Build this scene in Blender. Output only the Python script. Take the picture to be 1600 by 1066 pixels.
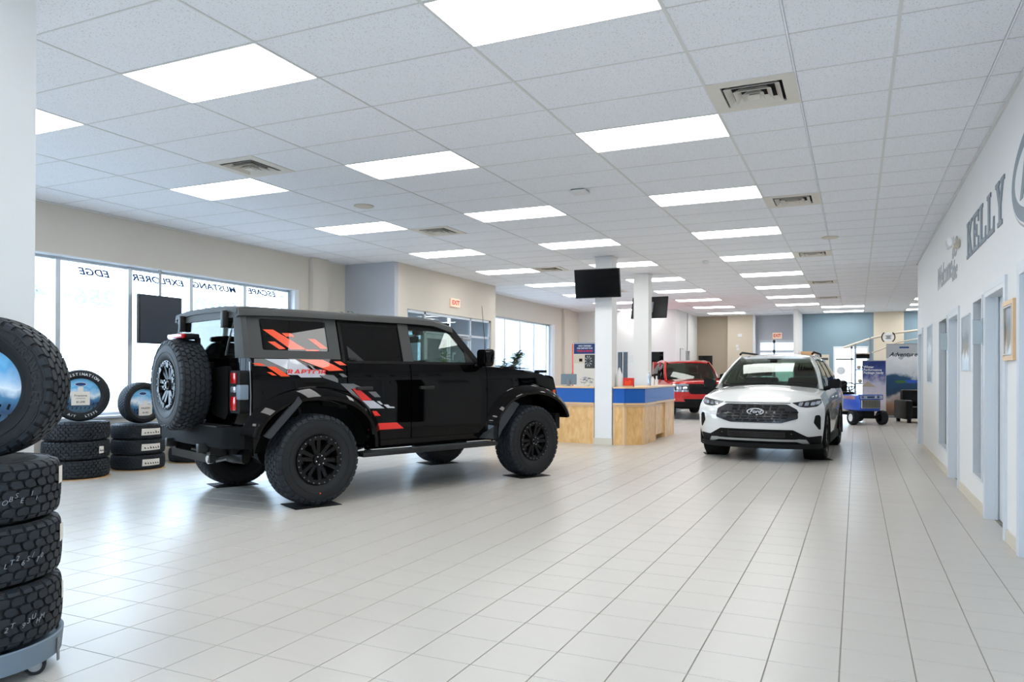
import bpy, bmesh, math, random
from mathutils import Vector, Matrix
from mathutils.bvhtree import BVHTree
from mathutils.geometry import delaunay_2d_cdt
random.seed(7)
for o in list(bpy.data.objects): bpy.data.objects.remove(o, do_unlink=True)
SC = bpy.context.scene
COL = SC.collection
PI = math.pi
R_ = math.radians

# ------------------------------------------------------------------ camera, sky, exposure
CAMH = 1.3293
CEIL = 3.5103
FPX = 1153.4
cd = bpy.data.cameras.new('camera'); cam = bpy.data.objects.new('camera', cd); COL.objects.link(cam)
yaw, pitch, roll = -0.4211, 0.004, 0.0038
c_, s_ = math.cos(yaw), math.sin(yaw)
r0 = Vector((c_, -s_, 0)); f0 = Vector((s_, c_, 0)); u0 = Vector((0, 0, 1))
f2 = f0*math.cos(pitch)+u0*math.sin(pitch); u2 = -f0*math.sin(pitch)+u0*math.cos(pitch)
r3 = r0*math.cos(roll)+u2*math.sin(roll); u3 = -r0*math.sin(roll)+u2*math.cos(roll)
cam.matrix_world = Matrix(((r3.x, u3.x, -f2.x, 0), (r3.y, u3.y, -f2.y, 0), (r3.z, u3.z, -f2.z, CAMH), (0, 0, 0, 1)))
cd.sensor_width = 36; cd.lens = FPX*36/1600
cd.shift_x = -(821.35-800)/1600; cd.shift_y = (578.12-533)/1600
cd.clip_start = 0.05; cd.clip_end = 300
SC.camera = cam
SC.view_settings.view_transform = 'Standard'; SC.view_settings.look = 'None'
SC.view_settings.gamma = 1; SC.view_settings.use_curve_mapping = False
SC.view_settings.exposure = 0.0
LAMP = 10.0
w = bpy.data.worlds.new('sky'); SC.world = w; w.use_nodes = True
nt = w.node_tree; bg = nt.nodes['Background']
bg.inputs[0].default_value = (0.66, 0.82, 1.0, 1); bg.inputs[1].default_value = 9.0

# ------------------------------------------------------------------ helpers
def lin(c):
    def g(v):
        v = v/255
        return v/12.92 if v <= .04045 else ((v+.055)/1.055)**2.4
    return (g(c[0]), g(c[1]), g(c[2]), 1)
MATS = {}
def pbr(name, col, rough=.5, metal=0, spec=.5, coat=0, bump=0, bscale=200, var=0, vscale=3, emis=0, alpha=1):
    m = bpy.data.materials.new(name); m.use_nodes = True; t = m.node_tree; b = t.nodes['Principled BSDF']
    b.inputs['Base Color'].default_value = lin(col); b.inputs['Roughness'].default_value = rough
    b.inputs['Metallic'].default_value = metal; b.inputs['Specular IOR Level'].default_value = spec
    if coat: b.inputs['Coat Weight'].default_value = coat; b.inputs['Coat Roughness'].default_value = .03
    if emis: b.inputs['Emission Color'].default_value = lin(col); b.inputs['Emission Strength'].default_value = emis
    tc = t.nodes.new('ShaderNodeTexCoord')
    if var:
        n = t.nodes.new('ShaderNodeTexNoise'); n.inputs['Scale'].default_value = vscale; n.inputs['Detail'].default_value = 4
        t.links.new(tc.outputs['Object'], n.inputs['Vector'])
        r = t.nodes.new('ShaderNodeMapRange'); r.inputs[3].default_value = 1-var; r.inputs[4].default_value = 1+var
        t.links.new(n.outputs['Fac'], r.inputs[0])
        mx = t.nodes.new('ShaderNodeVectorMath'); mx.operation = 'SCALE'; mx.inputs[0].default_value = lin(col)[:3]
        t.links.new(r.outputs[0], mx.inputs['Scale']); t.links.new(mx.outputs[0], b.inputs['Base Color'])
    if bump:
        n = t.nodes.new('ShaderNodeTexNoise'); n.inputs['Scale'].default_value = bscale
        t.links.new(tc.outputs['Object'], n.inputs['Vector'])
        bp = t.nodes.new('ShaderNodeBump'); bp.inputs['Strength'].default_value = bump; bp.inputs['Distance'].default_value = .004
        t.links.new(n.outputs['Fac'], bp.inputs['Height']); t.links.new(bp.outputs[0], b.inputs['Normal'])
    MATS[name] = m
    return m
def glassmat(name, tint, refl=.08, rough=0.0, k=1.0):
    m = bpy.data.materials.new(name); m.use_nodes = True; t = m.node_tree
    for n in list(t.nodes): t.nodes.remove(n)
    o = t.nodes.new('ShaderNodeOutputMaterial'); tr = t.nodes.new('ShaderNodeBsdfTransparent'); gl = t.nodes.new('ShaderNodeBsdfGlossy')
    tr.inputs[0].default_value = lin(tint); gl.inputs['Roughness'].default_value = rough
    lw = t.nodes.new('ShaderNodeLayerWeight'); lw.inputs[0].default_value = .5
    pw = t.nodes.new('ShaderNodeMath'); pw.operation = 'POWER'; pw.inputs[1].default_value = 5
    t.links.new(lw.outputs['Facing'], pw.inputs[0])
    mr = t.nodes.new('ShaderNodeMath'); mr.operation = 'MULTIPLY_ADD'; mr.inputs[1].default_value = .8; mr.inputs[2].default_value = .04*k
    lw = pw
    mx = t.nodes.new('ShaderNodeMixShader')
    t.links.new(lw.outputs[0], mr.inputs[0]); t.links.new(mr.outputs[0], mx.inputs[0])
    t.links.new(tr.outputs[0], mx.inputs[1]); t.links.new(gl.outputs[0], mx.inputs[2]); t.links.new(mx.outputs[0], o.inputs[0])
    MATS[name] = m
    return m
def inpoly(x, y, P):
    c = False; n = len(P); j = n-1
    for i in range(n):
        if (P[i][1] > y) != (P[j][1] > y) and x < (P[j][0]-P[i][0])*(y-P[i][1])/(P[j][1]-P[i][1])+P[i][0]: c = not c
        j = i
    return c
def rpoly(P, r, n=4):
    out = []; N = len(P)
    for i in range(N):
        p = Vector(P[i]).to_2d(); a = Vector(P[i-1]).to_2d()-p; b = Vector(P[(i+1) % N]).to_2d()-p
        rr = min(r, a.length*.45, b.length*.45)
        A = p+a.normalized()*rr; B = p+b.normalized()*rr
        for k in range(n+1):
            t = k/n; q = A*(1-t)**2+p*2*t*(1-t)+B*t*t; out.append((q.x, q.y))
    return out
class MB:
    def __init__(s): s.v = []; s.f = []; s.m = []; s.cur = 0
    def add(s, vs, fs, M=None):
        o = len(s.v)
        for v in vs:
            s.v.append(tuple(M @ Vector(v)) if M is not None else tuple(v))
        for f in fs: s.f.append([o+i for i in f]); s.m.append(s.cur)
        return s
    def box(s, x0, x1, y0, y1, z0, z1, bev=0, M=None):
        if bev:
            bm = bmesh.new(); bmesh.ops.create_cube(bm, size=1)
            for v in bm.verts: v.co = Vector(((x0+x1)/2+v.co.x*(x1-x0), (y0+y1)/2+v.co.y*(y1-y0), (z0+z1)/2+v.co.z*(z1-z0)))
            bmesh.ops.bevel(bm, geom=list(bm.edges), offset=bev, segments=2, affect='EDGES', profile=.5)
            bm.verts.index_update(); s.add([v.co for v in bm.verts], [[v.index for v in f.verts] for f in bm.faces], M); bm.free(); return s
        vs = [(x0, y0, z0), (x1, y0, z0), (x1, y1, z0), (x0, y1, z0), (x0, y0, z1), (x1, y0, z1), (x1, y1, z1), (x0, y1, z1)]
        return s.add(vs, [(3, 2, 1, 0), (4, 5, 6, 7), (0, 1, 5, 4), (1, 2, 6, 5), (2, 3, 7, 6), (3, 0, 4, 7)], M)
    def cyl(s, p0, p1, r0, r1=None, n=16, M=None):
        p0 = Vector(p0); p1 = Vector(p1); r1 = r0 if r1 is None else r1
        d = (p1-p0).normalized(); a = d.orthogonal().normalized(); b = d.cross(a)
        vs = []
        for p, r in ((p0, r0), (p1, r1)):
            for i in range(n): t = 2*PI*i/n; vs.append(p+a*math.cos(t)*r+b*math.sin(t)*r)
        fs = [(i, (i+1) % n, n+(i+1) % n, n+i) for i in range(n)]+[tuple(range(n-1, -1, -1)), tuple(range(n, 2*n))]
        return s.add(vs, fs, M)
    def tube(s, path, r, n=8, M=None, closed=False):
        P = [Vector(p) for p in path]; N = len(P); vs = []; prev = None
        for i, p in enumerate(P):
            if closed: d = P[(i+1) % N]-P[i-1]
            else: d = (P[min(i+1, N-1)]-P[max(i-1, 0)])
            d.normalize()
            a = (prev-d*prev.dot(d)) if prev is not None else d.orthogonal()
            if a.length < 1e-5: a = d.orthogonal()
            a.normalize(); prev = a; b = d.cross(a)
            rr = r[i] if isinstance(r, (list, tuple)) else r
            for k in range(n): t = 2*PI*k/n; vs.append(p+a*math.cos(t)*rr+b*math.sin(t)*rr)
        fs = []
        for i in range(N if closed else N-1):
            j = (i+1) % N
            for k in range(n): fs.append((i*n+k, i*n+(k+1) % n, j*n+(k+1) % n, j*n+k))
        if not closed: fs += [tuple(range(n-1, -1, -1)), tuple(range((N-1)*n, N*n))]
        return s.add(vs, fs, M)
    def lathe(s, prof, n=32, M=None, axis='Z', closed=False):
        # prof: (radius, height along axis)
        vs = []; m = len(prof)
        for i in range(n):
            t = 2*PI*i/n; c, d = math.cos(t), math.sin(t)
            for r, h in prof:
                vs.append((r*c, r*d, h) if axis == 'Z' else ((r*c, h, r*d) if axis == 'Y' else (h, r*c, r*d)))
        fs = []
        for i in range(n):
            j = (i+1) % n
            for k in range(m if closed else m-1):
                l = (k+1) % m
                q = (i*m+k, j*m+k, j*m+l, i*m+l)
                fs.append(q if axis != 'Y' else q[::-1])
        return s.add(vs, fs, M)
    def prism(s, poly, z0, z1, M=None):
        n = len(poly); vs = [(p[0], p[1], z0) for p in poly]+[(p[0], p[1], z1) for p in poly]
        return s.add(vs, [tuple(range(n-1, -1, -1)), tuple(range(n, 2*n))]+[(i, (i+1) % n, n+(i+1) % n, n+i) for i in range(n)], M)
    def prism_y(s, poly, y0, y1, M=None):   # poly in (x,z)
        K = Matrix(((1, 0, 0, 0), (0, 0, -1, 0), (0, 1, 0, 0), (0, 0, 0, 1)))
        return s.prism(poly, -y1, -y0, (M @ K) if M is not None else K)
    def prism_x(s, poly, x0, x1, M=None):   # poly in (y,z)
        K = Matrix(((0, 0, 1, 0), (1, 0, 0, 0), (0, 1, 0, 0), (0, 0, 0, 1)))
        return s.prism(poly, x0, x1, (M @ K) if M is not None else K)
    def loft(s, secs, closed=True, caps=True, M=None):
        n = len(secs[0]); vs = [p for q in secs for p in q]; fs = []
        for i in range(len(secs)-1):
            for k in range(n if closed else n-1):
                l = (k+1) % n; fs.append((i*n+k, i*n+l, (i+1)*n+l, (i+1)*n+k))
        if caps: fs += [tuple(range(n-1, -1, -1)), tuple(range((len(secs)-1)*n, len(secs)*n))]
        return s.add(vs, fs, M)
    def panel(s, poly, fn, nrm, thick=.01, step=.08, M=None):
        # a curved slab: the 2D outline is filled, each point carried by fn to 3D, backed at fn-nrm*thick
        P = []
        N = len(poly)
        for i in range(N):
            a = Vector(poly[i]).to_2d(); b = Vector(poly[(i+1) % N]).to_2d(); L = (b-a).length
            if L < 1e-6: continue
            k = max(1, int(math.ceil(L/step)))
            for j in range(k): P.append(a+(b-a)*j/k)
        nb = len(P)
        xs = [p.x for p in P]; ys = [p.y for p in P]
        x = min(xs)+step*.5
        while x < max(xs):
            y = min(ys)+step*.5
            while y < max(ys):
                if inpoly(x, y, P) and min((Vector((x, y))-q).length for q in P) > step*.35: P.append(Vector((x, y)))
                y += step
            x += step
        r = delaunay_2d_cdt(P, [(i, (i+1) % nb) for i in range(nb)], [], 1, 1e-6)
        V2, E, F = r[0], r[1], r[2]
        nrm = Vector(nrm)
        fr = [Vector(fn(p.x, p.y)) for p in V2]; n = len(fr)
        if not F: return s
        t = F[0]; nn = (fr[t[1]]-fr[t[0]]).cross(fr[t[2]]-fr[t[0]]); flip = nn.dot(nrm) < 0
        fs = [(f[::-1] if flip else f) for f in F]
        cnt = {}
        for f in fs:
            for i in range(len(f)):
                a, b = f[i], f[(i+1) % len(f)]; cnt[(a, b)] = 1
        back = [p-nrm*thick for p in fr]
        allf = [tuple(f) for f in fs]+[tuple(i+n for i in f[::-1]) for f in fs]
        for (a, b) in cnt:
            if (b, a) not in cnt: allf.append((b, a, a+n, b+n))
        return s.add(fr+back, allf, M)
    def text(s, body, size, M, ext=.002, shear=0, bold=0, sx=1, spacing=1, align='CENTER'):
        cu = bpy.data.curves.new('t', 'FONT'); cu.body = body; cu.size = size; cu.extrude = ext; cu.shear = shear
        cu.offset = bold*size; cu.align_x = align; cu.align_y = 'CENTER'; cu.resolution_u = 3; cu.space_character = spacing
        ob = bpy.data.objects.new('t', cu); COL.objects.link(ob)
        dg = bpy.context.evaluated_depsgraph_get(); dg.update()
        me = bpy.data.meshes.new_from_object(ob.evaluated_get(dg))
        S = M @ Matrix.Diagonal((sx, 1, 1, 1))
        fl = S.to_3x3().determinant() < 0
        s.add([v.co for v in me.vertices], [(list(p.vertices)[::-1] if fl else list(p.vertices)) for p in me.polygons], S)
        bpy.data.objects.remove(ob); bpy.data.curves.remove(cu); bpy.data.meshes.remove(me)
        return s
    def mesh(s, name, mats, smooth=None):
        me = bpy.data.meshes.new(name); me.from_pydata(s.v, [], s.f)
        for m in (mats if isinstance(mats, (list, tuple)) else [mats]): me.materials.append(MATS[m] if isinstance(m, str) else m)
        me.polygons.foreach_set('material_index', s.m)
        if smooth is not None:
            me.polygons.foreach_set('use_smooth', [True]*len(s.f)); me.set_sharp_from_angle(angle=R_(smooth))
        me.update(); return me
    def build(s, name, mats, parent=None, smooth=None, kind=None, label=None, loc=None):
        o = bpy.data.objects.new(name, s.mesh(name, mats, smooth)); COL.objects.link(o)
        if parent is not None: o.parent = parent
        if kind: o['kind'] = kind
        if label: o['label'] = label
        if loc: o.location = loc
        return o
def inst(name, me, parent=None, loc=(0, 0, 0), rot=(0, 0, 0), label=None, scale=None):
    o = bpy.data.objects.new(name, me); COL.objects.link(o); o.location = loc; o.rotation_euler = rot
    if parent is not None: o.parent = parent
    if label: o['label'] = label
    if scale: o.scale = scale
    return o
def tag(o, label, cat, group=None, kind=None):
    o['label'] = label; o['category'] = cat
    if group: o['group'] = group
    if kind: o['kind'] = kind
    return o
def thing(name, label, cat, loc=(0, 0, 0), rz=0, group=None):
    o = bpy.data.objects.new(name, None); COL.objects.link(o); o.location = loc; o.rotation_euler = (0, 0, rz)
    o.empty_display_size = .1
    return tag(o, label, cat, group)
def copy_tree(o, parent=None):
    c = o.copy(); COL.objects.link(c)
    if parent is not None: c.parent = parent
    for ch in list(o.children): copy_tree(ch, c)
    return c
def T(x, y, z): return Matrix.Translation((x, y, z))
def RX(a): return Matrix.Rotation(a, 4, 'X')
def RY(a): return Matrix.Rotation(a, 4, 'Y')
def RZ(a): return Matrix.Rotation(a, 4, 'Z')
# text frames: reading direction, up -> plane matrix
def frame(o, right, up):
    r = Vector(right).normalized(); u = Vector(up).normalized(); n = r.cross(u)
    return Matrix(((r.x, u.x, n.x, o[0]), (r.y, u.y, n.y, o[1]), (r.z, u.z, n.z, o[2]), (0, 0, 0, 1)))
def booleans(o, cutters, op='DIFFERENCE'):
    for c in cutters:
        m = o.modifiers.new('b', 'BOOLEAN'); m.operation = op; m.solver = 'EXACT'; m.object = c
    dg = bpy.context.evaluated_depsgraph_get(); dg.update()
    me = bpy.data.meshes.new_from_object(o.evaluated_get(dg)); o.modifiers.clear(); old = o.data; o.data = me; bpy.data.meshes.remove(old)
    for c in cutters: bpy.data.objects.remove(c)
    return o

# ------------------------------------------------------------------ materials
pbr('wall_beige', (214, 207, 196), .8, bump=.05, bscale=120, var=.02)
pbr('wall_white', (231, 231, 230), .75, bump=.05, bscale=120, var=.015)
pbr('wall_blue', (132, 156, 170), .8, bump=.05, var=.02)
pbr('wall_cream', (214, 203, 184), .8, bump=.05)
pbr('wall_greyblue', (186, 190, 198), .8)
pbr('wall_taupe', (172, 160, 141), .8)
pbr('trim_white', (226, 230, 234), .45)
pbr('door_paint', (214, 219, 224), .4, spec=.5)
pbr('base_cream', (214, 206, 190), .5)
pbr('alu', (196, 204, 212), .35, metal=.5)
pbr('ceil_back', (176, 176, 175), .9)
pbr('tee', (222, 222, 220), .5)
pbr('script_ink', (172, 177, 180), .6)
pbr('grout', (148, 140, 130), .9)
pbr('black_plastic', (22, 23, 25), .5)
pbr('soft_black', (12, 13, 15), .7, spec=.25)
pbr('screen_black', (4, 5, 7), .16, spec=.4)
pbr('white_metal', (226, 228, 232), .3, metal=.25)
pbr('tinted_screen', (16, 34, 52), .35, spec=.6)
pbr('white_plastic', (225, 226, 226), .4)
pbr('grey_plastic', (112, 128, 142), .5, bump=.08, bscale=300)
pbr('chrome', (210, 212, 215), .12, metal=1)
pbr('steel', (150, 152, 155), .35, metal=1)
pbr('paper', (226, 220, 210), .7)
pbr('blue_panel', (4, 86, 172), .4)
pbr('rubber', (18, 21, 25), .62, spec=.45, bump=.12, bscale=90, var=.12, vscale=30)
pbr('rubber_tread', (28, 34, 41), .6, spec=.4, bump=.1, bscale=120)
pbr('rubber_text', (6, 7, 9), .35)
pbr('white_ink', (220, 222, 224), .6)
pbr('navy_ink', (22, 58, 118), .6)
pbr('black_ink', (20, 20, 24), .7)
pbr('pale_ink', (214, 218, 224), .6)
pbr('red_ink', (214, 48, 34), .6)
pbr('orange', (240, 74, 18), .3, coat=.5)
pbr('red_decal', (232, 36, 22), .3, coat=.5)
pbr('silver_decal', (186, 188, 196), .3, coat=.5)
pbr('grey_decal', (104, 104, 104), .3, coat=.5)
pbr('black_paint', (4, 4, 5), .4, spec=.0, coat=.45)
pbr('bumper_black', (6, 7, 8), .65, spec=.12)
pbr('frame_black', (6, 6, 7), .5, spec=.2)
pbr('guard_grey', (46, 49, 53), .6)
pbr('chalk', (138, 142, 148), .8)
glassmat('vinyl_pale', (182, 184, 188))
pbr('hardtop', (60, 61, 60), .6, bump=.2, bscale=900)
pbr('white_paint', (226, 227, 226), .22, coat=1)
pbr('red_paint', (186, 14, 14), .22, coat=1)
pbr('tail_red', (190, 8, 10), .15, coat=1)
pbr('lamp_clear', (190, 198, 212), .1, metal=.7)
pbr('lamp_dark', (22, 25, 31), .35, coat=.3)
pbr('skid_silver', (170, 174, 176), .35, metal=.4)
pbr('dark_metal', (30, 31, 33), .32, metal=.7)
pbr('interior', (20, 21, 23), .75)
pbr('interior_grey', (62, 66, 68), .7)
pbr('leaf', (62, 104, 52), .5, var=.3, vscale=20)
pbr('leaf_dark', (44, 72, 42), .5, var=.3, vscale=20)
pbr('terracotta', (120, 84, 66), .7)
pbr('wood', (190, 140, 86), .5, var=.12, vscale=6)
pbr('wood_light', (226, 190, 146), .4, var=.06, vscale=8)
pbr('tractor_blue', (22, 82, 190), .3, coat=.6)
pbr('tractor_white', (214, 206, 190), .4)
pbr('vinyl_black', (7, 8, 9), .45, spec=.3)
pbr('asphalt', (150, 152, 154), .9)
pbr('siding', (176, 180, 186), .8)
pbr('cardboard', (206, 168, 124), .8)
pbr('wall_ink', (132, 142, 151), .6)
pbr('exit_face', (250, 214, 190), .5, emis=.25)
pbr('tube_light', (253, 254, 252), .4, emis=1.0)
MATS['tube_light'].node_tree.nodes['Principled BSDF'].inputs['Emission Strength'].default_value = LAMP
glassmat('glass_clear', (244, 248, 250))
glassmat('glass_office', (22, 32, 44))
glassmat('glass_privacy', (34, 34, 38))
glassmat('glass_tint', (226, 234, 230), k=1.2)
glassmat('glass_escape', (176, 188, 178), k=1.4)
# ceiling tile: speckled mineral fibre
m = pbr('ceiling_tile', (214, 216, 218), .9)
t = m.node_tree; b = t.nodes['Principled BSDF']; tc = t.nodes.new('ShaderNodeTexCoord')
n = t.nodes.new('ShaderNodeTexNoise'); n.inputs['Scale'].default_value = 90; n.inputs['Detail'].default_value = 3
cr = t.nodes.new('ShaderNodeValToRGB'); cr.color_ramp.elements[0].position = .30; cr.color_ramp.elements[0].color = lin((205, 205, 205))
cr.color_ramp.elements[1].position = .42; cr.color_ramp.elements[1].color = lin((243, 245, 250))
t.links.new(tc.outputs['Object'], n.inputs['Vector']); t.links.new(n.outputs['Fac'], cr.inputs[0]); t.links.new(cr.outputs[0], b.inputs['Base Color'])
bp = t.nodes.new('ShaderNodeBump'); bp.inputs['Strength'].default_value = .3; bp.inputs['Distance'].default_value = .003
t.links.new(n.outputs['Fac'], bp.inputs['Height']); t.links.new(bp.outputs[0], b.inputs['Normal'])
# floor tile: satin porcelain with a slight tone per piece
m = pbr('floor_tile', (194, 188, 180), .3, spec=.45)
t = m.node_tree; b = t.nodes['Principled BSDF']; tc = t.nodes.new('ShaderNodeTexCoord'); ge = t.nodes.new('ShaderNodeNewGeometry')
oi = t.nodes.new('ShaderNodeMapRange'); oi.inputs[3].default_value = .96; oi.inputs[4].default_value = 1.03
t.links.new(ge.outputs['Random Per Island'], oi.inputs[0])
mp = t.nodes.new('ShaderNodeMapping'); mp.inputs['Scale'].default_value = (1.5, 24, 1)
n = t.nodes.new('ShaderNodeTexNoise'); n.inputs['Scale'].default_value = 2.5; n.inputs['Detail'].default_value = 3
t.links.new(tc.outputs['Object'], mp.inputs[0]); t.links.new(mp.outputs[0], n.inputs['Vector'])
mr = t.nodes.new('ShaderNodeMapRange'); mr.inputs[3].default_value = .96; mr.inputs[4].default_value = 1.03; t.links.new(n.outputs['Fac'], mr.inputs[0])
mu = t.nodes.new('ShaderNodeMath'); mu.operation = 'MULTIPLY'; t.links.new(oi.outputs[0], mu.inputs[0]); t.links.new(mr.outputs[0], mu.inputs[1])
vm = t.nodes.new('ShaderNodeVectorMath'); vm.operation = 'SCALE'; vm.inputs[0].default_value = lin((194, 188, 180))[:3]
t.links.new(mu.outputs[0], vm.inputs['Scale']); t.links.new(vm.outputs[0], b.inputs['Base Color'])
# birch panel with figure
m = pbr('birch', (224, 178, 112), .4)
t = m.node_tree; b = t.nodes['Principled BSDF']; tc = t.nodes.new('ShaderNodeTexCoord')
mp = t.nodes.new('ShaderNodeMapping'); mp.inputs['Scale'].default_value = (3, 3, 1.2)
n = t.nodes.new('ShaderNodeTexNoise'); n.inputs['Scale'].default_value = 3; n.inputs['Detail'].default_value = 6; n.inputs['Distortion'].default_value = 1.5
t.links.new(tc.outputs['Object'], mp.inputs[0]); t.links.new(mp.outputs[0], n.inputs['Vector'])
cr = t.nodes.new('ShaderNodeValToRGB'); cr.color_ramp.elements[0].position = .3; cr.color_ramp.elements[0].color = lin((214, 164, 98))
cr.color_ramp.elements[1].position = .7; cr.color_ramp.elements[1].color = lin((238, 198, 140))
t.links.new(n.outputs['Fac'], cr.inputs[0]); t.links.new(cr.outputs[0], b.inputs['Base Color'])
def picture(name, top, bottom, axis='Z', z0=0, z1=1, scale=3, extra=None):
    # a printed picture: sky over land, mixed by height with noise
    m = pbr(name, top, .45); t = m.node_tree; b = t.nodes['Principled BSDF']; tc = t.nodes.new('ShaderNodeTexCoord')
    sp = t.nodes.new('ShaderNodeSeparateXYZ'); t.links.new(tc.outputs['Object'], sp.inputs[0])
    n = t.nodes.new('ShaderNodeTexNoise'); n.inputs['Scale'].default_value = scale; n.inputs['Detail'].default_value = 5; t.links.new(tc.outputs['Object'], n.inputs['Vector'])
    mr = t.nodes.new('ShaderNodeMapRange'); mr.inputs[1].default_value = z0; mr.inputs[2].default_value = z1; t.links.new(sp.outputs[axis], mr.inputs[0])
    ad = t.nodes.new('ShaderNodeMath'); ad.operation = 'MULTIPLY_ADD'; ad.inputs[1].default_value = .42; t.links.new(n.outputs['Fac'], ad.inputs[0]); t.links.new(mr.outputs[0], ad.inputs[2])
    cr = t.nodes.new('ShaderNodeValToRGB'); e = cr.color_ramp.elements
    st = extra or [(.1, bottom), (1, top)]
    e[0].position = st[0][0]; e[0].color = lin(st[0][1]); e[1].position = st[-1][0]; e[1].color = lin(st[-1][1])
    for p, c in st[1:-1]: q = e.new(p); q.color = lin(c)
    t.links.new(ad.outputs[0], cr.inputs[0]); t.links.new(cr.outputs[0], b.inputs['Base Color'])
    return m
# ------------------------------------------------------------------ the room
AX, AY, MOD = -4.9324, 3.7145, 1.29235
HM = MOD/2
XL, XR, YW = -9.5, 1.10, 16.25     # left wall, right wall, end of right wall
X2 = -9.13                          # left wall beyond the vestibule
YF = 28.8
def wall_x(name, x0, x1, y0, y1, z0, z1, holes, mat):
    mb = MB(); ys = sorted(holes); c = y0
    for (a, b, lo, hi) in ys:
        if a > c: mb.box(x0, x1, c, a, z0, z1)
        if lo > z0: mb.box(x0, x1, a, b, z0, lo)
        if hi < z1: mb.box(x0, x1, a, b, hi, z1)
        c = b
    if c < y1: mb.box(x0, x1, c, y1, z0, z1)
    return mb.build(name, mat, kind='structure')
def wall_y(name, y0, y1, x0, x1, z0, z1, holes, mat):
    mb = MB(); c = x0
    for (a, b, lo, hi) in sorted(holes):
        if a > c: mb.box(c, a, y0, y1, z0, z1)
        if lo > z0: mb.box(a, b, y0, y1, z0, lo)
        if hi < z1: mb.box(a, b, y0, y1, hi, z1)
        c = b
    if c < x1: mb.box(c, x1, y0, y1, z0, z1)
    return mb.build(name, mat, kind='structure')
# floor: slab of grout, tiles proud of it
TI = .30708; FX0, FY0 = -2.2158, 4.5067
fl = MB().box(-9.9, 5.2, -1.6, YF+.2, -.12, -.003).build('floor', 'grout', kind='structure')
tiles = []
i0 = int(math.floor((-9.55-FX0)/TI)); i1 = int(math.ceil((5.1-FX0)/TI)); j0 = int(math.floor((-1.5-FY0)/TI)); j1 = int(math.ceil((YF-FY0)/TI))
def tile_mesh(mb, x, y, w=TI, h=TI):
    a, b, e = .0022, .0011, .0015
    x0, x1, y0, y1 = x+a, x+w-a, y+b, y+h-b
    vs = [(x0, y0, -.004), (x1, y0, -.004), (x1, y1, -.004), (x0, y1, -.004), (x0+e, y0+e, 0), (x1-e, y0+e, 0), (x1-e, y1-e, 0), (x0+e, y1-e, 0)]
    mb.add(vs, [(4, 5, 6, 7), (0, 1, 5, 4), (1, 2, 6, 5), (2, 3, 7, 6), (3, 0, 4, 7)])
one = MB(); tile_mesh(one, 0, 0); one_me = one.mesh('floor_tile', 'floor_tile')
cand = []
for i in range(i0, i1):
    for j in range(j0, j1):
        x, y = FX0+i*TI, FY0+j*TI
        cx, cy = x+TI/2, y+TI/2
        if cx > XR and cy < YW: continue
        D = -.4088*cx+.9126*cy; Lx = .9126*cx+.4088*cy
        if D > .5:
            u = 821+FPX*Lx/D; vv = 581+FPX*CAMH/D
            vis = -20 < u < 1620 and vv < 1085 and not (u < 100 and vv > 740)
        else: vis = False
        cand.append((D if vis else 1e3, x, y))
cand.sort(); rest = MB()
for k, (d, x, y) in enumerate(cand):
    if k < 300 and d < 900: inst('floor_tile', one_me, fl, (x, y, 0))
    else: tile_mesh(rest, x, y)
rest.build('floor_tile', 'floor_tile', fl, kind='stuff')
# ceiling: dark backing, tiles, tees
ce = MB().box(-9.9, 5.2, -1.6, YF+.2, CEIL+.03, CEIL+.12).build('ceiling', 'ceil_back', kind='structure')
LIGHTS = []
for i in (-2, 0, 2):
    for r in range(-4, 37, 4):
        if i == 2 and r > 32: continue
        if i == -2 and (r > 34): continue
        x, y = AX+i*MOD, AY+r*HM
        if i == -2 and 12 <= r <= 0: continue
        LIGHTS.append((i, r))
LIGHTS += [(3, 34), (3, 37), (5, 31), (5, 34), (5, 37), (1.98, 36)][:5]
VENTS = [(3, 3), (3, 9), (3, 16), (3, 23), (3, 29), (-1, 3), (-1, 9), (-1, 16), (-1, 23)]
def ctile(mb, x0, x1, y0, y1):
    e = .004; g = .006
    x0 += g; x1 -= g; y0 += g*.6; y1 -= g*.6
    vs = [(x0, y0, .012), (x1, y0, .012), (x1, y1, .012), (x0, y1, .012), (x0+e, y0+e, .003), (x1-e, y0+e, .003), (x1-e, y1-e, .003), (x0+e, y1-e, .003)]
    mb.add(vs, [(7, 6, 5, 4), (0, 4, 5, 1), (1, 5, 6, 2), (2, 6, 7, 3), (3, 7, 4, 0)])
cells = []
lset = set(LIGHTS); vset = set(VENTS)
for i in range(-4, 8):
    for r in range(-8, 39):
        if (i, r) in lset: continue
        x0, y0 = AX+i*MOD, AY+r*HM; y1 = y0+HM
        halves = [(x0, x0+MOD)] if i < 3 else [(x0, x0+HM), (x0+HM, x0+MOD)]
        if (i, r) in vset: halves = [(x0+HM, x0+MOD)]
        for a, b in halves:
            a = max(a, XL); 
            lim = XR if y0 < YW-.1 else 5.1
            b = min(b, lim); y0c = y0; y1c = min(y1, YF)
            if b-a < .05 or y1c-y0c < .05: continue
            cx, cy = (a+b)/2, (y0+y1)/2; D = -.4088*cx+.9126*cy; Lx = .9126*cx+.4088*cy
            vis = D > 1 and -60 < 821+FPX*Lx/D < 1660 and 580-FPX*(CEIL-CAMH)/D > -60
            cells.append((D if vis else 1e3, a, b, y0c, y1c))
cells.sort(); cache = {}; rest = MB()
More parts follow.
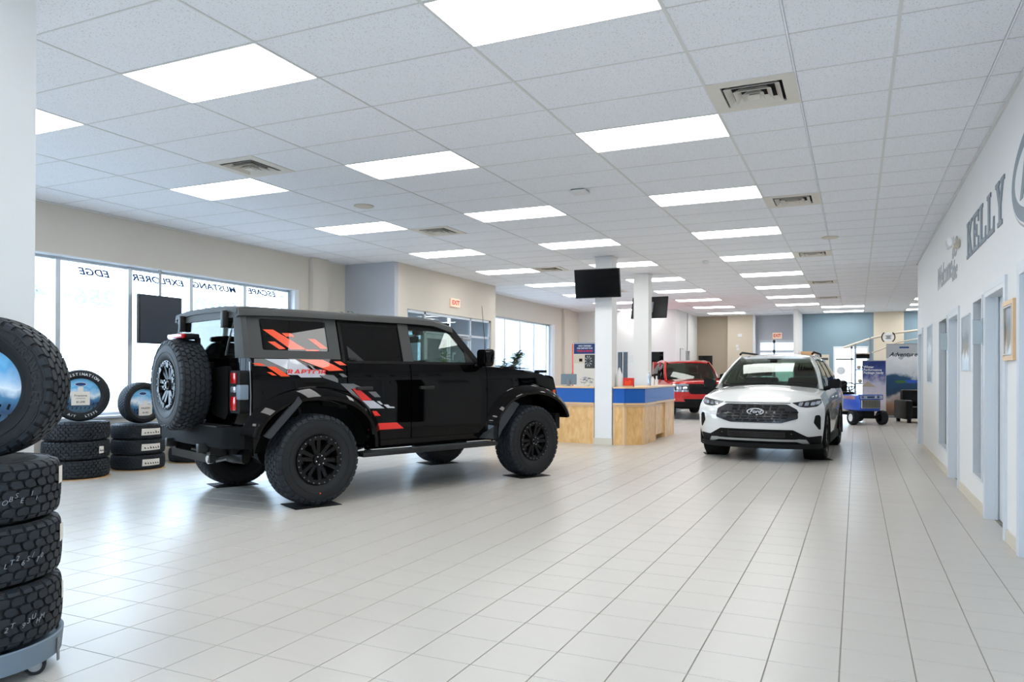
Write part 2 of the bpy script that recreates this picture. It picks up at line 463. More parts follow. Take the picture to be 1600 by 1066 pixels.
for k, (d, a, b, y0, y1) in enumerate(cells):
    if k < 300 and d < 900:
        key = (round(b-a, 4), round(y1-y0, 4))
        if key not in cache: q = MB(); ctile(q, 0, b-a, 0, y1-y0); cache[key] = q.mesh('ceiling_tile', 'ceiling_tile')
        inst('ceiling_tile', cache[key], ce, (a, y0, CEIL))
    else:
        q = MB(); ctile(q, a, b, y0, y1); rest.add([(v[0], v[1], v[2]+CEIL) for v in q.v], q.f)
rest.build('ceiling_tile', 'ceiling_tile', ce, kind='stuff')
for i in range(-3, 8):
    x = AX+i*MOD; wd = .011 if i in (2, 3, 4) else .007
    MB().box(x-wd, x+wd, -1.5 if x < XR else YW, YF, CEIL-.001, CEIL+.012).build('ceiling_bar', 'tee', ce)
for x in (AX+3.5*MOD, AX+4.5*MOD): MB().box(x-.006, x+.006, -1.5, YF, CEIL, CEIL+.012).build('ceiling_bar', 'ceiling_tile', ce)
for r in range(-8, 39):
    y = AY+r*HM; MB().box(XL, XR if y < YW else 5.1, y-.0045, y+.0045, CEIL+.0005, CEIL+.012).build('ceiling_bar', 'tee', ce)
# ceiling lights
ORD = ['first', 'second', 'third', 'fourth', 'fifth', 'sixth', 'seventh', 'eighth', 'ninth', 'tenth', 'eleventh']
lf = MB(); 
for (a, b, c, d) in ((0, MOD, 0, .012), (0, MOD, HM-.012, HM), (0, .012, .012, HM-.012), (MOD-.012, MOD, .012, HM-.012)): lf.box(a, b, c, d, -.002, .03)
lf_me = lf.mesh('light_frame', 'tee'); ld = MB().box(.012, MOD-.012, .012, HM-.012, .004, .012); ld_me = ld.mesh('diffuser', 'tube_light')
cnt = {}
rown = {-2: 'row nearest the windows', 0: 'middle row', 2: 'row leading past the white car', 3: 'pair before the blue wall', 5: 'far right row beyond the white wall'}
for (i, r) in sorted(LIGHTS, key=lambda q: (q[0], q[1])):
    x, y = AX+i*MOD, AY+r*HM
    if i == -2 and False: continue
    k = cnt.get(i, 0); cnt[i] = k+1
    lt = thing('ceiling_light', 'bright rectangular ceiling light panel, %s in the %s' % (ORD[k], rown[i]), 'ceiling light', (x, y, CEIL), 0, 'recessed ceiling light panels')
    inst('light_frame', lf_me, lt); inst('diffuser', ld_me, lt)
# air vents: stepped square cones
vf = MB().box(0, HM, 0, HM, .010, .022); vbk = vf
fr = MB()
def sq(mb, a, z0, z1, w=.012):
    c = HM/2
    for (s0, s1, t0, t1) in ((-a, a, -a, -a+w), (-a, a, a-w, a), (-a, -a+w, -a+w, a-w), (a-w, a, -a+w, a-w)): mb.box(c+s0, c+s1, c+t0, c+t1, z0, z1)
def cone(mb, a0, a1, z0, z1):
    c = HM/2; n = .004
    for rz in range(4):
        M = T(c, c, 0) @ RZ(rz*PI/2)
        mb.add([(-a0, -a0, z0), (a0, -a0, z0), (a1, -a1, z1), (-a1, -a1, z1), (-a0, -a0, z0+n), (a0, -a0, z0+n), (a1, -a1+n, z1), (-a1, -a1+n, z1)],
               [(3, 2, 1, 0), (4, 5, 6, 7), (0, 1, 5, 4), (2, 3, 7, 6)], M)
bord = MB(); c = HM/2; wv = c-.225
for (s0, s1, t0, t1) in ((-c, c, -c, -c+wv), (-c, c, c-wv, c), (-c, -c+wv, -c+wv, c-wv), (c-wv, c, -c+wv, c-wv)): bord.box(c+s0, c+s1, c+t0, c+t1, -.002, .012)
bord_me = bord.mesh('vent_frame', 'paper')
cm = []
for a0, a1, z0, z1 in ((.205, .16, -.012, .03), (.14, .10, -.02, .022), (.08, .045, -.024, .015)):
    q = MB(); cone(q, a0, a1, z0, z1); cm.append(q.mesh('vent_cone', 'paper'))
cap = MB().box(c-.045, c+.045, c-.045, c+.045, -.028, -.02).mesh('vent_plate', 'paper')
duct = MB().box(c-.225, c+.225, c-.225, c+.225, .026, .028).mesh('vent_duct', 'soft_black')
vl = {(3, 3): 'cream square ceiling vent nearest the camera, close to the right wall', (3, 9): 'second ceiling vent in the line along the right wall', (3, 16): 'third ceiling vent in the line along the right wall',
      (3, 23): 'fourth ceiling vent in the line along the right wall', (3, 29): 'farthest ceiling vent in the line along the right wall', (-1, 3): 'square ceiling vent beside the second light near the windows',
      (-1, 9): 'ceiling vent above the black truck hood, middle of the left line', (-1, 16): 'ceiling vent left of the television on the column', (-1, 23): 'farthest ceiling vent of the left line'}
for (i, r) in VENTS:
    v = thing('ceiling_vent', vl[(i, r)], 'vent', (AX+i*MOD, AY+r*HM, CEIL), 0, 'square ceiling vents')
    inst('vent_frame', bord_me, v); inst('vent_plate', cap, v); inst('vent_duct', duct, v)
    for q in cm: inst('vent_cone', q, v)
def disc(name, label, cat, x, y, r, h, mat):
    o = MB().lathe([(0, -h), (r*.9, -h), (r, -h*.6), (r, 0), (0, 0)], 32).build(name, mat, smooth=40); o.location = (x, y, CEIL); tag(o, label, cat)
disc('ceiling_speaker', 'round cream ceiling speaker above the black truck roof', 'speaker', -5.9, 7.96, .13, .012, 'base_cream')
disc('ceiling_speaker', 'round cream ceiling speaker above the white car', 'speaker', -.39, 12.73, .13, .012, 'base_cream')
disc('smoke_detector', 'small white round smoke detector near the column television', 'smoke detector', -2.67, 14.47, .06, .05, 'white_plastic')
wa = thing('wireless_access_point', 'flat white box with a dark edge on the ceiling between light rows', 'access point', (-3.02, 8.3, CEIL))
MB().box(-.10, .10, -.10, .10, -.035, -.006, .012).build('housing', 'white_plastic', wa, 40); MB().box(-.085, .085, -.085, .115, -.006, 0).build('mount', 'soft_black', wa)
# ---- left wall with the big window
G1 = 10.85
wall_x('wall_left', XL-.35, XL, -1.6, 12.2, 0, CEIL+.03, [(-1.0, G1, .70, 2.86)], 'wall_beige')
def strip_window(name, x, y0, y1, z0, z1, mull, depth=.05):
    w = MB(); w.box(x-depth, x, y0, y1, z0, z0+.05); w.box(x-depth, x, y0, y1, z1-.05, z1); 
    for m_ in [y0+.03]+mull+[y1-.03]: w.box(x-depth, x+.04, m_-.034, m_+.034, z0+.05, z1-.05)
    o = w.build(name, 'alu', kind='structure')
    ms = [y0]+mull+[y1]
    for a, b in zip(ms[:-1], ms[1:]): MB().box(x-depth*.6, x-depth*.6+.008, a+.028, b-.028, z0+.05, z1-.05).build('pane', 'glass_clear', o)
    return o
MU1 = [-.3, .9, 2.05, 3.15, 4.2, 5.28, 6.36, 7.42, 8.50, 9.62]
strip_window('window_1', XL-.15, -1.0, G1-.12, .70, 2.86, MU1)
MB().box(XL-.15, XL+.03, -1.0, G1, .68, .71).build('trim_1', 'trim_white', kind='structure')
MB().box(XL-.16, XL-.002, -1.0, G1, 2.845, 2.86).build('trim_2', 'trim_white', kind='structure')
MB().box(XL-.16, XL-.002, G1-.12, G1, .71, 2.845).build('trim_3', 'trim_white', kind='structure')
# pilaster after the window
MB().box(XL, XL+.10, 11.12, 11.56, 0, CEIL).build('trim_4', 'wall_beige', kind='structure')
# vestibule
wall_y('wall_vestibule_front', 12.2, 12.32, XL, -8.3, 0, CEIL+.01, [], 'wall_greyblue')
wall_x('wall_vestibule_side', -8.42, -8.3, 12.32, 16.66, 0, CEIL+.01, [(12.66, 16.42, 0, 2.62)], 'wall_beige')
wall_y('wall_vestibule_back', 16.54, 16.66, X2-.4, -8.42, 0, CEIL+.01, [], 'wall_greyblue')
wall_x('wall_vestibule_outer', XL-.3, XL-.12, 12.32, 16.54, 0, CEIL, [(13.5, 15.4, 0, 2.5)], 'wall_greyblue')
MB().box(XL-.1, -8.42, 12.32, 16.54, 2.86, 2.9).build('ceiling_vestibule', 'wall_white', kind='structure')
dr = MB(); xx = -8.36
for y in (12.69, 13.38, 15.40, 16.39): dr.box(xx-.03, xx+.03, y-.03, y+.03, 0, 2.62)
dr.box(xx-.03, xx+.03, 12.66, 16.42, 2.56, 2.62); dr.box(xx-.03, xx+.03, 12.66, 16.42, 2.16, 2.21); dr.box(xx-.03, xx+.03, 12.66, 13.38, 0, .15); dr.box(xx-.03, xx+.03, 15.40, 16.42, 0, .15)
d1 = dr.build('door_1', 'alu', kind='structure')
for a, b in ((12.72, 13.35), (13.41, 15.37), (15.43, 16.36)):
    MB().box(xx-.005, xx+.005, a, b, 2.21, 2.56).build('pane', 'glass_clear', d1)
    if b-a < 1: MB().box(xx-.005, xx+.005, a, b, .15, 2.16).build('pane', 'glass_clear', d1)
for a, b in ((13.42, 14.38), (14.40, 15.36)):
    l = MB(); l.box(xx-.02, xx+.02, a, a+.07, .02, 2.15); l.box(xx-.02, xx+.02, b-.07, b, .02, 2.15); l.box(xx-.02, xx+.02, a+.07, b-.07, .02, .22); l.box(xx-.02, xx+.02, a+.07, b-.07, 2.06, 2.15)
    l.build('door_leaf', 'alu', d1); MB().box(xx-.004, xx+.004, a+.07, b-.07, .22, 2.06).build('pane', 'glass_clear', d1)
    cy = b-.12 if a < 14 else a+.12
    MB().tube([(xx+.02, cy, .8), (xx+.07, cy, .82), (xx+.07, cy, 1.28), (xx+.02, cy, 1.3)], .012).build('door_handle', 'steel', d1, 60)
MB().box(xx+.03, xx+.10, 14.9, 15.3, 2.08, 2.14, .008).build('door_closer', 'steel', d1)
MB().tube([(xx+.07, 15.2, 2.16), (xx+.10, 14.98, 2.17), (xx+.06, 14.7, 2.18)], .01).build('closer_arm', 'steel', d1)
od = MB(); ox = XL-.2
for y in (13.53, 14.45, 15.37): od.box(ox-.03, ox+.03, y-.04, y+.04, 0, 2.5)
for z in (.08, 2.1, 2.46): od.box(ox-.03, ox+.03, 13.5, 15.4, z-.04, z+.04)
d2 = od.build('door_2', 'alu', kind='structure')
for a, b in ((13.57, 14.41), (14.49, 15.33)):
    MB().box(ox-.004, ox+.004, a, b, .12, 2.06).build('pane', 'glass_clear', d2); MB().box(ox-.004, ox+.004, a, b, 2.14, 2.42).build('pane', 'glass_clear', d2)
# left wall beyond
wall_x('wall_left_far', X2-.3, X2, 16.66, 25.1, 0, CEIL+.01, [(16.9, 22.75, .95, 2.92)], 'wall_beige')
strip_window('window_2', X2-.13, 16.9, 22.5, .95, 2.92, [18.05, 19.1, 20.15, 21.2, 22.2][:5])
MB().box(X2-.13, X2-.002, 22.5, 22.75, .95, 2.92).build('trim_5', 'trim_white', kind='structure')
MB().box(X2-.13, X2+.02, 16.9, 22.75, .93, .955).build('trim_6', 'trim_white', kind='structure')
MB().box(X2, X2+.10, 23.4, 23.95, 0, CEIL).build('trim_7', 'wall_beige', kind='structure')
# back walls
def uy(u, y):      # x of image column u on a plane y
    k = (u-821.35)/FPX
    return y*(.9126*k-.4088)/(.9126+.4088*k)
WB = 25.0
wall_y('wall_back_left', WB, WB+.15, X2-.3, -5.6, 0, CEIL+.01, [(uy(964, WB), uy(982, WB), .7, 2.1), (uy(1012, WB), uy(1038, WB), .9, 2.1)], 'wall_white')
for k, (a, b, lo) in enumerate(((964, 982, .7), (1012, 1038, .9))):
    x0, x1 = uy(a, WB), uy(b, WB)
    w_ = MB(); w_.box(x0, x0+.03, WB, WB+.08, lo, 2.1); w_.box(x1-.03, x1, WB, WB+.08, lo, 2.1); w_.box(x0+.03, x1-.03, WB, WB+.08, lo, lo+.03); w_.box(x0+.03, x1-.03, WB, WB+.08, 2.07, 2.1)
    if k == 0: w_.box((x0+x1)/2-.015, (x0+x1)/2+.015, WB, WB+.08, lo+.03, 2.07)
    o = w_.build('window_%d' % (3+k), 'trim_white', kind='structure'); MB().box(x0+.03, x1-.03, WB+.04, WB+.045, lo+.03, 2.07).build('pane', 'glass_office', o)
MB().box(X2, -5.6, WB+1.8, WB+1.9, 0, CEIL).build('wall_office', 'wall_greyblue', kind='structure')
wall_x('wall_corridor', -5.75, -5.6, WB+.15, 28.65, 0, CEIL+.01, [(26.6, 27.3, .9, 2.15)], 'wall_white')
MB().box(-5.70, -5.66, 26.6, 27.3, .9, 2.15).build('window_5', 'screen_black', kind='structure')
wall_y('wall_recess', 28.65, 28.85, -5.75, -4.43, 0, CEIL+.01, [], 'wall_taupe')
wall_y('wall_back_mid', 28.5, 28.85, -4.43, -3.47, 0, CEIL+.01, [], 'wall_cream')
wall_y('wall_back_exit', YF, YF+.15, -3.47, -1.93, 0, CEIL+.01, [(uy(1186, YF), -2.05, 0, 2.58)], 'wall_greyblue')
x0, x1 = uy(1186, YF), -2.05
q = MB()
for (a, b) in ((x0, x0+.05), (x1-.05, x1), ((x0+x1)/2-.04-.1, (x0+x1)/2+.04-.1)): q.box(a, b, YF, YF+.08, 0, 2.58)
for z in (2.53, 2.16, .1, 1.0): q.box(x0+.05, x1-.05, YF, YF+.08, z-.05, z+.05)
d3 = q.build('door_3', 'alu', kind='structure')
MB().box(x0+.05, x1-.05, YF+.03, YF+.035, .15, 2.5).build('pane', 'glass_clear', d3)
MB().box(-3.50, -3.42, YF-.35, YF-.25, 0, CEIL).build('trim_8', 'trim_white', kind='structure')
MB().box(-1.93, -1.80, 26.3, YF, 0, CEIL).build('wall_fin', 'wall_white', kind='structure')
xb0, xb1 = uy(1302, YF), uy(1357, YF)
wall_y('wall_back_blue', YF, YF+.15, -1.80, 5.2, 0, CEIL+.01, [(xb0, xb1, 0, 2.32)], 'wall_blue')
q = MB()
for a in (xb0, xb1-.06, (xb0+xb1)/2): q.box(a, a+.06, YF-.01, YF+.08, 0, 2.32)
for z in (2.28, .08): q.box(xb0+.06, xb1-.06, YF-.01, YF+.08, z-.04, z+.04)
d4 = q.build('door_4', 'trim_white', kind='structure'); MB().box(xb0+.06, xb1-.06, YF+.03, YF+.035, .12, 2.24).build('pane', 'glass_clear', d4)
MB().box(uy(1365, YF), uy(1412, YF), YF-.12, YF, 0, CEIL).build('trim_9', 'wall_cream', kind='structure')
wall_x('wall_far_right', 5.05, 5.2, YW, YF, 0, CEIL+.01, [], 'wall_white')
wall_y('wall_behind_camera', -1.7, -1.55, XL-.3, XR+.2, 0, CEIL+.01, [(-2.2, .9, .5, 2.86)], 'wall_white')
q = MB()
for a in (-2.2, -1.2, -.2, .84): q.box(a, a+.06, -1.66, -1.58, .5, 2.86)
q.box(-2.2, .9, -1.66, -1.58, 2.80, 2.86); q.box(-2.2, .9, -1.66, -1.58, .5, .56)
ow = q.build('window_8', 'alu', kind='structure')
for a in (-2.14, -1.14, -.14): MB().box(a, a+.92, -1.63, -1.622, .56, 2.80).build('pane', 'glass_clear', ow)
MB().box(-20, 20, -40, -1.75, -.25, -.12).build('ground_near', 'asphalt', kind='structure')
# ---- right wall with doors and side lights
DO = [(5.3, 6.42, 0, 2.1, 'd'), (6.99, 7.98, 0, 2.08, 'd'), (8.18, 8.78, .30, 2.09, 's'), (9.95, 10.95, 0, 2.08, 'd'), (11.17, 12.2, .30, 2.11, 's'), (15.12, 16.04, 0, 2.12, 'd')]
wall_x('wall_right', XR, XR+.13, -1.6, YW, 0, CEIL+.01, [q[:4] for q in DO], 'wall_white')
wall_y('wall_right_end', YW, YW+.13, XR, 5.2, 0, CEIL+.01, [], 'wall_white')
# offices behind: one shell with a dark carpeted room
MB().box(XR+2.6, XR+2.7, -1.6, YW, 0, CEIL).build('wall_office_back', 'interior_grey', kind='structure')
MB().box(XR+.13, XR+2.6, -1.6, YW, 2.75, 2.8).build('ceiling_office', 'wall_greyblue', kind='structure')
MB().box(XR+.13, XR+2.6, -1.6, YW, -.05, -.001).build('floor_office', 'interior_grey', kind='structure')
for y in (6.7, 9.4, 12.8): MB().box(XR+.13, XR+2.6, y, y+.1, 0, 2.75).build('wall_office_divider', 'wall_greyblue', kind='structure')
dn = 5
for (y0, y1, z0, z1, kd) in DO:
    if kd == 'd':
        f = MB()
        f.box(XR-.018, XR+.15, y0-.0, y0+.04, 0, z1); f.box(XR-.018, XR+.15, y1-.04, y1, 0, z1); f.box(XR-.018, XR+.15, y0+.04, y1-.04, z1-.04, z1)
        f.box(XR-.02, XR, y0-.05, y0, 0, z1+.05); f.box(XR-.02, XR, y1, y1+.05, 0, z1+.05); f.box(XR-.02, XR, y0, y1, z1, z1+.05)
        f.box(XR+.065, XR+.085, y1-.055, y1-.04, 0, z1-.04)
        o = f.build('door_%d' % dn, 'door_paint', kind='structure'); dn += 1
        MB().box(XR+.095, XR+.135, y0+.045, y1-.045, .008, z1-.045).build('door_leaf', 'door_paint', o)
        pl = MB().box(XR+.088, XR+.095, y0+.06, y0+.12, .93, 1.11, .002); pl.build('lock_plate', 'steel', o)
        MB().cyl((XR+.095, y0+.09, 1.02), (XR+.06, y0+.09, 1.02), .022).build('keyhole', 'dark_metal', o, 40)
        MB().box(XR+.06, XR+.09, y0+.3, y1-.3, 0.0, .006).build('threshold', 'dark_metal', o)
    else:
        f = MB(); f.box(XR-.012, XR+.14, y0, y0+.03, z0, z1); f.box(XR-.012, XR+.14, y1-.03, y1, z0, z1); f.box(XR-.012, XR+.14, y0+.03, y1-.03, z1-.03, z1); f.box(XR-.012, XR+.14, y0+.03, y1-.03, z0, z0+.03)
        o = f.build('window_%d' % (6 if y0 < 10 else 7), 'door_paint', kind='structure')
        MB().box(XR+.07, XR+.076, y0+.03, y1-.03, z0+.03, z1-.03).build('pane', 'glass_office', o)
prev = -1.5; k = 1
for (y0, y1, z0, z1, kd) in DO+[(YW, YW, 0, 0, 'd')]:
    if kd != 'd': continue
    if y0-.05-prev > .05:
        MB().box(XR-.012, XR, prev, y0-.05, 0, .10).build('baseboard_right' if k == 1 else 'baseboard_right.%03d' % (k-1), 'base_cream', kind='structure'); k += 1
    prev = y1+.05
MB().box(XL, XL+.012, -1.5, 11.12, 0, .1).build('baseboard_left', 'base_cream', kind='structure')
MB().box(XL-.0, -8.288, 12.188, 12.2, 0, .1).build('baseboard_vestibule', 'base_cream', kind='structure')
MB().box(XR-.022, XR, -1.5, YW, CEIL-.024, CEIL).build('trim_10', 'tee', kind='structure')
MB().box(XL, XL+.02, -1.5, 12.2, CEIL-.02, CEIL).build('trim_11', 'tee', kind='structure')
# columns
def column(x0, x1, y0, y1, label):
    r = thing('column', label, 'column', ((x0+x1)/2, (y0+y1)/2, 0), 0, 'white square columns')
    a, b = (x1-x0)/2, (y1-y0)/2
    MB().box(-a, a, -b, b, 0, CEIL-.001).build('shaft', 'wall_white', r)
    f = MB()
    f.box(-a-.012, a+.012, -b-.012, -b, 0, .12); f.box(-a-.012, a+.012, b, b+.012, 0, .12); f.box(-a-.012, -a, -b, b, 0, .12); f.box(a, a+.012, -b, b, 0, .12)
    f.build('base_trim', 'base_cream', r)
    g = MB(); e = .014
    g.box(-a-e, a+e, -b-e, -b, CEIL-.02, CEIL-.001); g.box(-a-e, -a, -b, b, CEIL-.02, CEIL-.001); g.box(a, a+e, -b, b, CEIL-.02, CEIL-.001); g.box(-a-e, a+e, b, b+e, CEIL-.02, CEIL-.001)
    g.build('top_trim', 'tee', r)
column(-4.47, -4.14, 13.15, 13.46, 'white square column carrying the front television, rising through the counter')
column(-4.46, -4.13, 15.74, 16.02, 'white square column behind the counter, second from the camera')
column(-4.47, -4.14, 2.28, 2.61, 'white square column cut by the left edge of the picture')
# ---- outside
MB().box(-80, XL-.35, -40, 80, -.25, -.12).build('ground', 'asphalt', kind='structure')
MB().box(-20, 20, YF+.2, 70, -.25, -.12).build('ground_far', 'asphalt', kind='structure')
bd = thing('building', 'pale windowless building seen through the second window', 'building', (-24, 44, -.12))
MB().box(-9, 9, -8, 8, 0, 6.2).build('wall', 'siding', bd); MB().box(-9.2, 9.2, -8.2, 8.2, 6.2, 6.5).build('roof', 'alu', bd); MB().box(9, 9.1, -5.5, -1.5, 0, 4.2).build('garage_door', 'interior_grey', bd)
MB().box(-3, 3, -8.1, -8, 0, 3.6).build('garage_door', 'interior_grey', bd)
# ------------------------------------------------------------------ tires
TC = {}
def tire_meshes(R, W, rim, rows=5, N=44, dep=.014, style=0):
    key = (R, W, rim, rows, N, style)
    if key in TC: return TC[key]
    rng = random.Random(3)
    h = W/2; Rc = R-dep
    prof = [(rim, -.72*h), (rim+.012, -.80*h), (rim+.02, -.86*h), (rim+.3*(R-rim), -.99*h), (rim+.55*(R-rim), -1.0*h), (rim+.8*(R-rim), -.95*h), (R-.028, -.90*h), (Rc, -.78*h), (Rc+.002, 0),
            (Rc, .78*h), (R-.028, .90*h), (rim+.8*(R-rim), .95*h), (rim+.55*(R-rim), 1.0*h), (rim+.3*(R-rim), .99*h), (rim+.02, .86*h), (rim+.012, .80*h), (rim, .72*h), (rim+.03, .6*h), (Rc-.02, .5*h), (Rc-.02, -.5*h), (rim+.03, -.6*h)]
    mb = MB().lathe(prof, 56, axis='Y', closed=True)
    # raised rings on the side walls
    for s in (-1, 1):
        for q in (.42, .72):
            r = rim+q*(R-rim); y = s*h*(.998 if q < .6 else .972)
            ring = [(r-.004, y-s*.002), (r-.002, y+s*.003), (r+.002, y+s*.003), (r+.004, y-s*.002)]
            mb.lathe(ring if s > 0 else ring[::-1], 56, axis='Y', closed=True)
    ca = mb.mesh('tire', 'rubber', 35)
    tr = MB(); dth = 2*PI/N; yw = 1.52*h/rows
    def Rr(y): return R-.010*(abs(y)/h)**2.2*1.2
    for k in range(rows):
        yc = (k-(rows-1)/2)*yw
        for j in range(N):
            th = (j+(.5 if k % 2 else 0))*dth
            if style == 0:
                poly = [(-.46, -.22), (-.30, -.47), (.12, -.50), (.36, -.40), (.46, -.10), (.44, .24), (.26, .48), (-.14, .50), (-.38, .38)]
                poly = [(p+rng.uniform(-.03, .03), q+rng.uniform(-.03, .03)) for p, q in poly]; lean = .14*(1 if k % 2 else -1)
            else:
                poly = [(-.45, -.44), (.40, -.46), (.46, .42), (-.40, .46)]; lean = .25
            vs = []
            for top in (0, 1):
                for p, q in poly:
                    f = 1 if not top else .93
                    a = th+(p*f+lean*q)*dth; y = yc+q*f*yw*.96; r = (Rr(y) if top else Rc-.004)
                    vs.append((r*math.cos(a), y, r*math.sin(a)))
            n = len(poly)
            tr.add(vs, [tuple(range(n, 2*n))]+[(i, (i+1) % n, n+(i+1) % n, n+i) for i in range(n)])
    for s in (-1, 1):          # shoulder lugs wrapping on to the side wall
        for j in range(N):
            th = (j+.25)*dth; L = .40 if j % 2 else .32
            pr = [(Rr(.78*h), .79*h), (R-.014, .90*h), (R-.05 if j % 2 else R-.04, .965*h+.004)]
            vs = []
            for r, y in pr:
                for a in (-L, L): vs.append((r*math.cos(th+a*dth), s*y, r*math.sin(th+a*dth)))
            for r, y in pr:
                for a in (-L-.05, L+.05): vs.append(((r-.016)*math.cos(th+a*dth), s*(y-.012), (r-.016)*math.sin(th+a*dth)))
            F = [(0, 1, 3, 2), (2, 3, 5, 4), (0, 2, 8, 6), (2, 4, 10, 8), (1, 7, 9, 3), (3, 9, 11, 5), (0, 6, 7, 1), (4, 5, 11, 10)]
            tr.add(vs, [f if s > 0 else f[::-1] for f in F])
    me = tr.mesh('tread', 'rubber_tread'); bm = bmesh.new(); bm.from_mesh(me); bmesh.ops.recalc_face_normals(bm, faces=bm.faces); bm.to_mesh(me); bm.free()
    TC[key] = (ca, me); return TC[key]
def tire(R, W, rim, label, group, loc, rot, parent=None, rows=5, N=44, style=0, name='tire'):
    ca, tr = tire_meshes(R, W, rim, rows, N, style=style)
    o = inst(name, ca, parent, loc, rot)
    if label: tag(o, label, 'tire', group)
    inst('tread', tr, o); return o
def arc_text(body, r, y, size, mid, parent, mat, side=1, name='lettering', adv=.78, inward=False, ext=.0015, bold=.0):
    # letters around a circle in the XZ plane of a tire (axis Y); side -1 reads from -Y
    mb = MB(); n = len(body)
    for i, ch in enumerate(body):
        if ch == ' ': continue
        a = (i-(n-1)/2)*size*adv/r
        if inward: a = -a
        ang = mid-a*1.0
        pos = Vector((math.cos(ang)*r, side*y, math.sin(ang)*r)); up = Vector((math.cos(ang), 0, math.sin(ang)))
        if inward: up = -up
        nr = Vector((0, side, 0)); rt = up.cross(nr)
        if side > 0: pos.x, up.x = -pos.x, -up.x; rt = up.cross(nr)
        M = Matrix(((rt.x, up.x, nr.x, pos.x), (rt.y, up.y, nr.y, pos.y), (rt.z, up.z, nr.z, pos.z), (0, 0, 0, 1)))
        mb.text(ch, size, M, ext=ext, bold=bold)
    return mb.build(name, mat, parent)
def beadlock_rim(parent, y, R=.225, spin=0):
    # y: outer face; built facing -Y of the wheel
    s = -1
    m = MB()
    m.lathe([(R-.035, .02), (R-.03, -.012), (R-.012, -.018), (R+.012, -.014), (R+.016, .004), (R-.005, .03), (R-.04, .12), (R-.05, .12)], 48, axis='Y')
    m.lathe([(0, .10), (R-.04, .10)], 32, axis='Y')
    for k in range(6):
        A = k*PI/3+spin
        for d in (-.16, .16):
            Mx = RY(-(A+d*.4))
            # spoke: tapered bar from hub to rim
            vs = [(.045, .012, -.016+d*.06), (.045, .012, .016+d*.06), (R-.02, -.008, -.020+d*.16), (R-.02, -.008, .020+d*.16)]
            vb = [(a, b+.05, c*1.2) for a, b, c in vs]
            m.add(vs+vb, [(0, 1, 3, 2), (5, 4, 6, 7), (0, 2, 6, 4), (1, 5, 7, 3), (2, 3, 7, 6), (0, 4, 5, 1)], Mx)
        Mx = RY(-(A+.26)); m.box(R-.05, R-.006, -.024, .0, -.03, .03, M=Mx)
    m.cyl((0, .03, 0), (0, -.006, 0), .062, .055, 24); m.cyl((0, -.006, 0), (0, -.022, 0), .03, .026, 20)
    r = m.build('rim', 'dark_metal', parent, 40, loc=(0, y, 0))
    b = MB()
    for k in range(6): a = k*PI/3+spin+.5; b.cyl((.045*math.cos(a), -.004, .045*math.sin(a)), (.045*math.cos(a), -.03, .045*math.sin(a)), .009, .007, 8)
    b.build('lug_nut', 'chrome', parent, 40, loc=(0, y, 0))
    b = MB()
    for k in range(24): a = k*PI/12; b.cyl((R*math.cos(a), -.016, R*math.sin(a)), (R*math.cos(a), -.024, R*math.sin(a)), .0065, n=6)
    b.build('rim_bolt', 'steel', parent, 40, loc=(0, y, 0), kind='stuff')
    return r
def mirror_y(mb):
    q = MB(); q.v = [(a, -b, c) for a, b, c in mb.v]; q.f = [f[::-1] for f in mb.f]; q.m = list(mb.m); return q
def both(make, name, mats, parent, smooth=None):
    out = []
    for s in (-1, 1):
        mb = MB(); make(mb)      # built on the right side (y<0)
        if s > 0: mb = mirror_y(mb)
        out.append(mb.build(name, mats, parent, smooth))
    return out

# ------------------------------------------------------------------ black off-road truck
WBk = 3.05; TR = .455
bk = thing('off_road_truck', 'black four-door off-road truck with grey hardtop, orange and silver side graphics and spare tire', 'car', (-5.844, 6.234, 0), R_(68.97))
def Yb(x, z):      # half width of the lower body
    w = .965-.05*max(0, (z-1.18)/.25)**2*.9 - .03*max(0, (.75-z)/.3)**2
    if x > 2.5: w -= .055*((x-2.5)/1.0)**2
    if x < -.5: w -= .03*((-.5-x)/.3)**2
    return w
def Yg(x, z): return .905-.20*(z-1.44)/.5*.75   # greenhouse
side = lambda off=0: (lambda x, z: (x, -(Yb(x, z)+off), z))
gside = lambda off=0: (lambda x, z: (x, -(Yg(x, z)+off), z))
def arch(xc, r=.60, n=14, a0=0, a1=PI, zc=.455):
    return [(xc+r*math.cos(a0+(a1-a0)*i/n)*1.05, max(.40, zc+r*math.sin(a0+(a1-a0)*i/n)*.98)) for i in range(n+1)]
NR = (0, -1, 0)
# quarter panel
def quarter(mb):
    P = [(-.645, 1.455), (-.645, .80), (-.635, .66)]+[p for p in arch(0, .60, 16, PI-.12, 0) if p[0] < .36]+[(.36, .98), (.36, 1.42), (.30, 1.455)]
    mb.panel(P, side(), NR, .03, .07)
both(quarter, 'quarter_panel', 'black_paint', bk, 40)
def rdoor(mb):
    P = [(.372, 1.418), (.372, .965)]+[p for p in arch(0, .62, 24, PI/2, 0) if .38 < p[0] < .62 and p[1] > .62]+[(.66, .60), (1.17, .60), (1.17, 1.418)]
    mb.panel(rpoly(P, .012, 2), side(.004), NR, .03, .07)
rds = both(rdoor, 'rear_door', 'black_paint', bk, 40)
def fdoor(mb): mb.panel(rpoly([(1.182, 1.418), (1.182, .60), (2.30, .60), (2.30, 1.418)], .02, 2), side(.004), NR, .03, .07)
fds = both(fdoor, 'front_door', 'black_paint', bk, 40)
def fender(mb):
    P = [(2.312, 1.40), (2.312, .50), (2.42, .50)]+[p for p in arch(WBk, .60, 16, PI, 0) if p[0] < 3.60]+[(3.62, .72), (3.64, 1.02), (3.56, 1.24), (3.3, 1.31), (2.7, 1.375)]
    mb.panel(P, side(), NR, .03, .07)
both(fender, 'front_fender', 'black_paint', bk, 40)
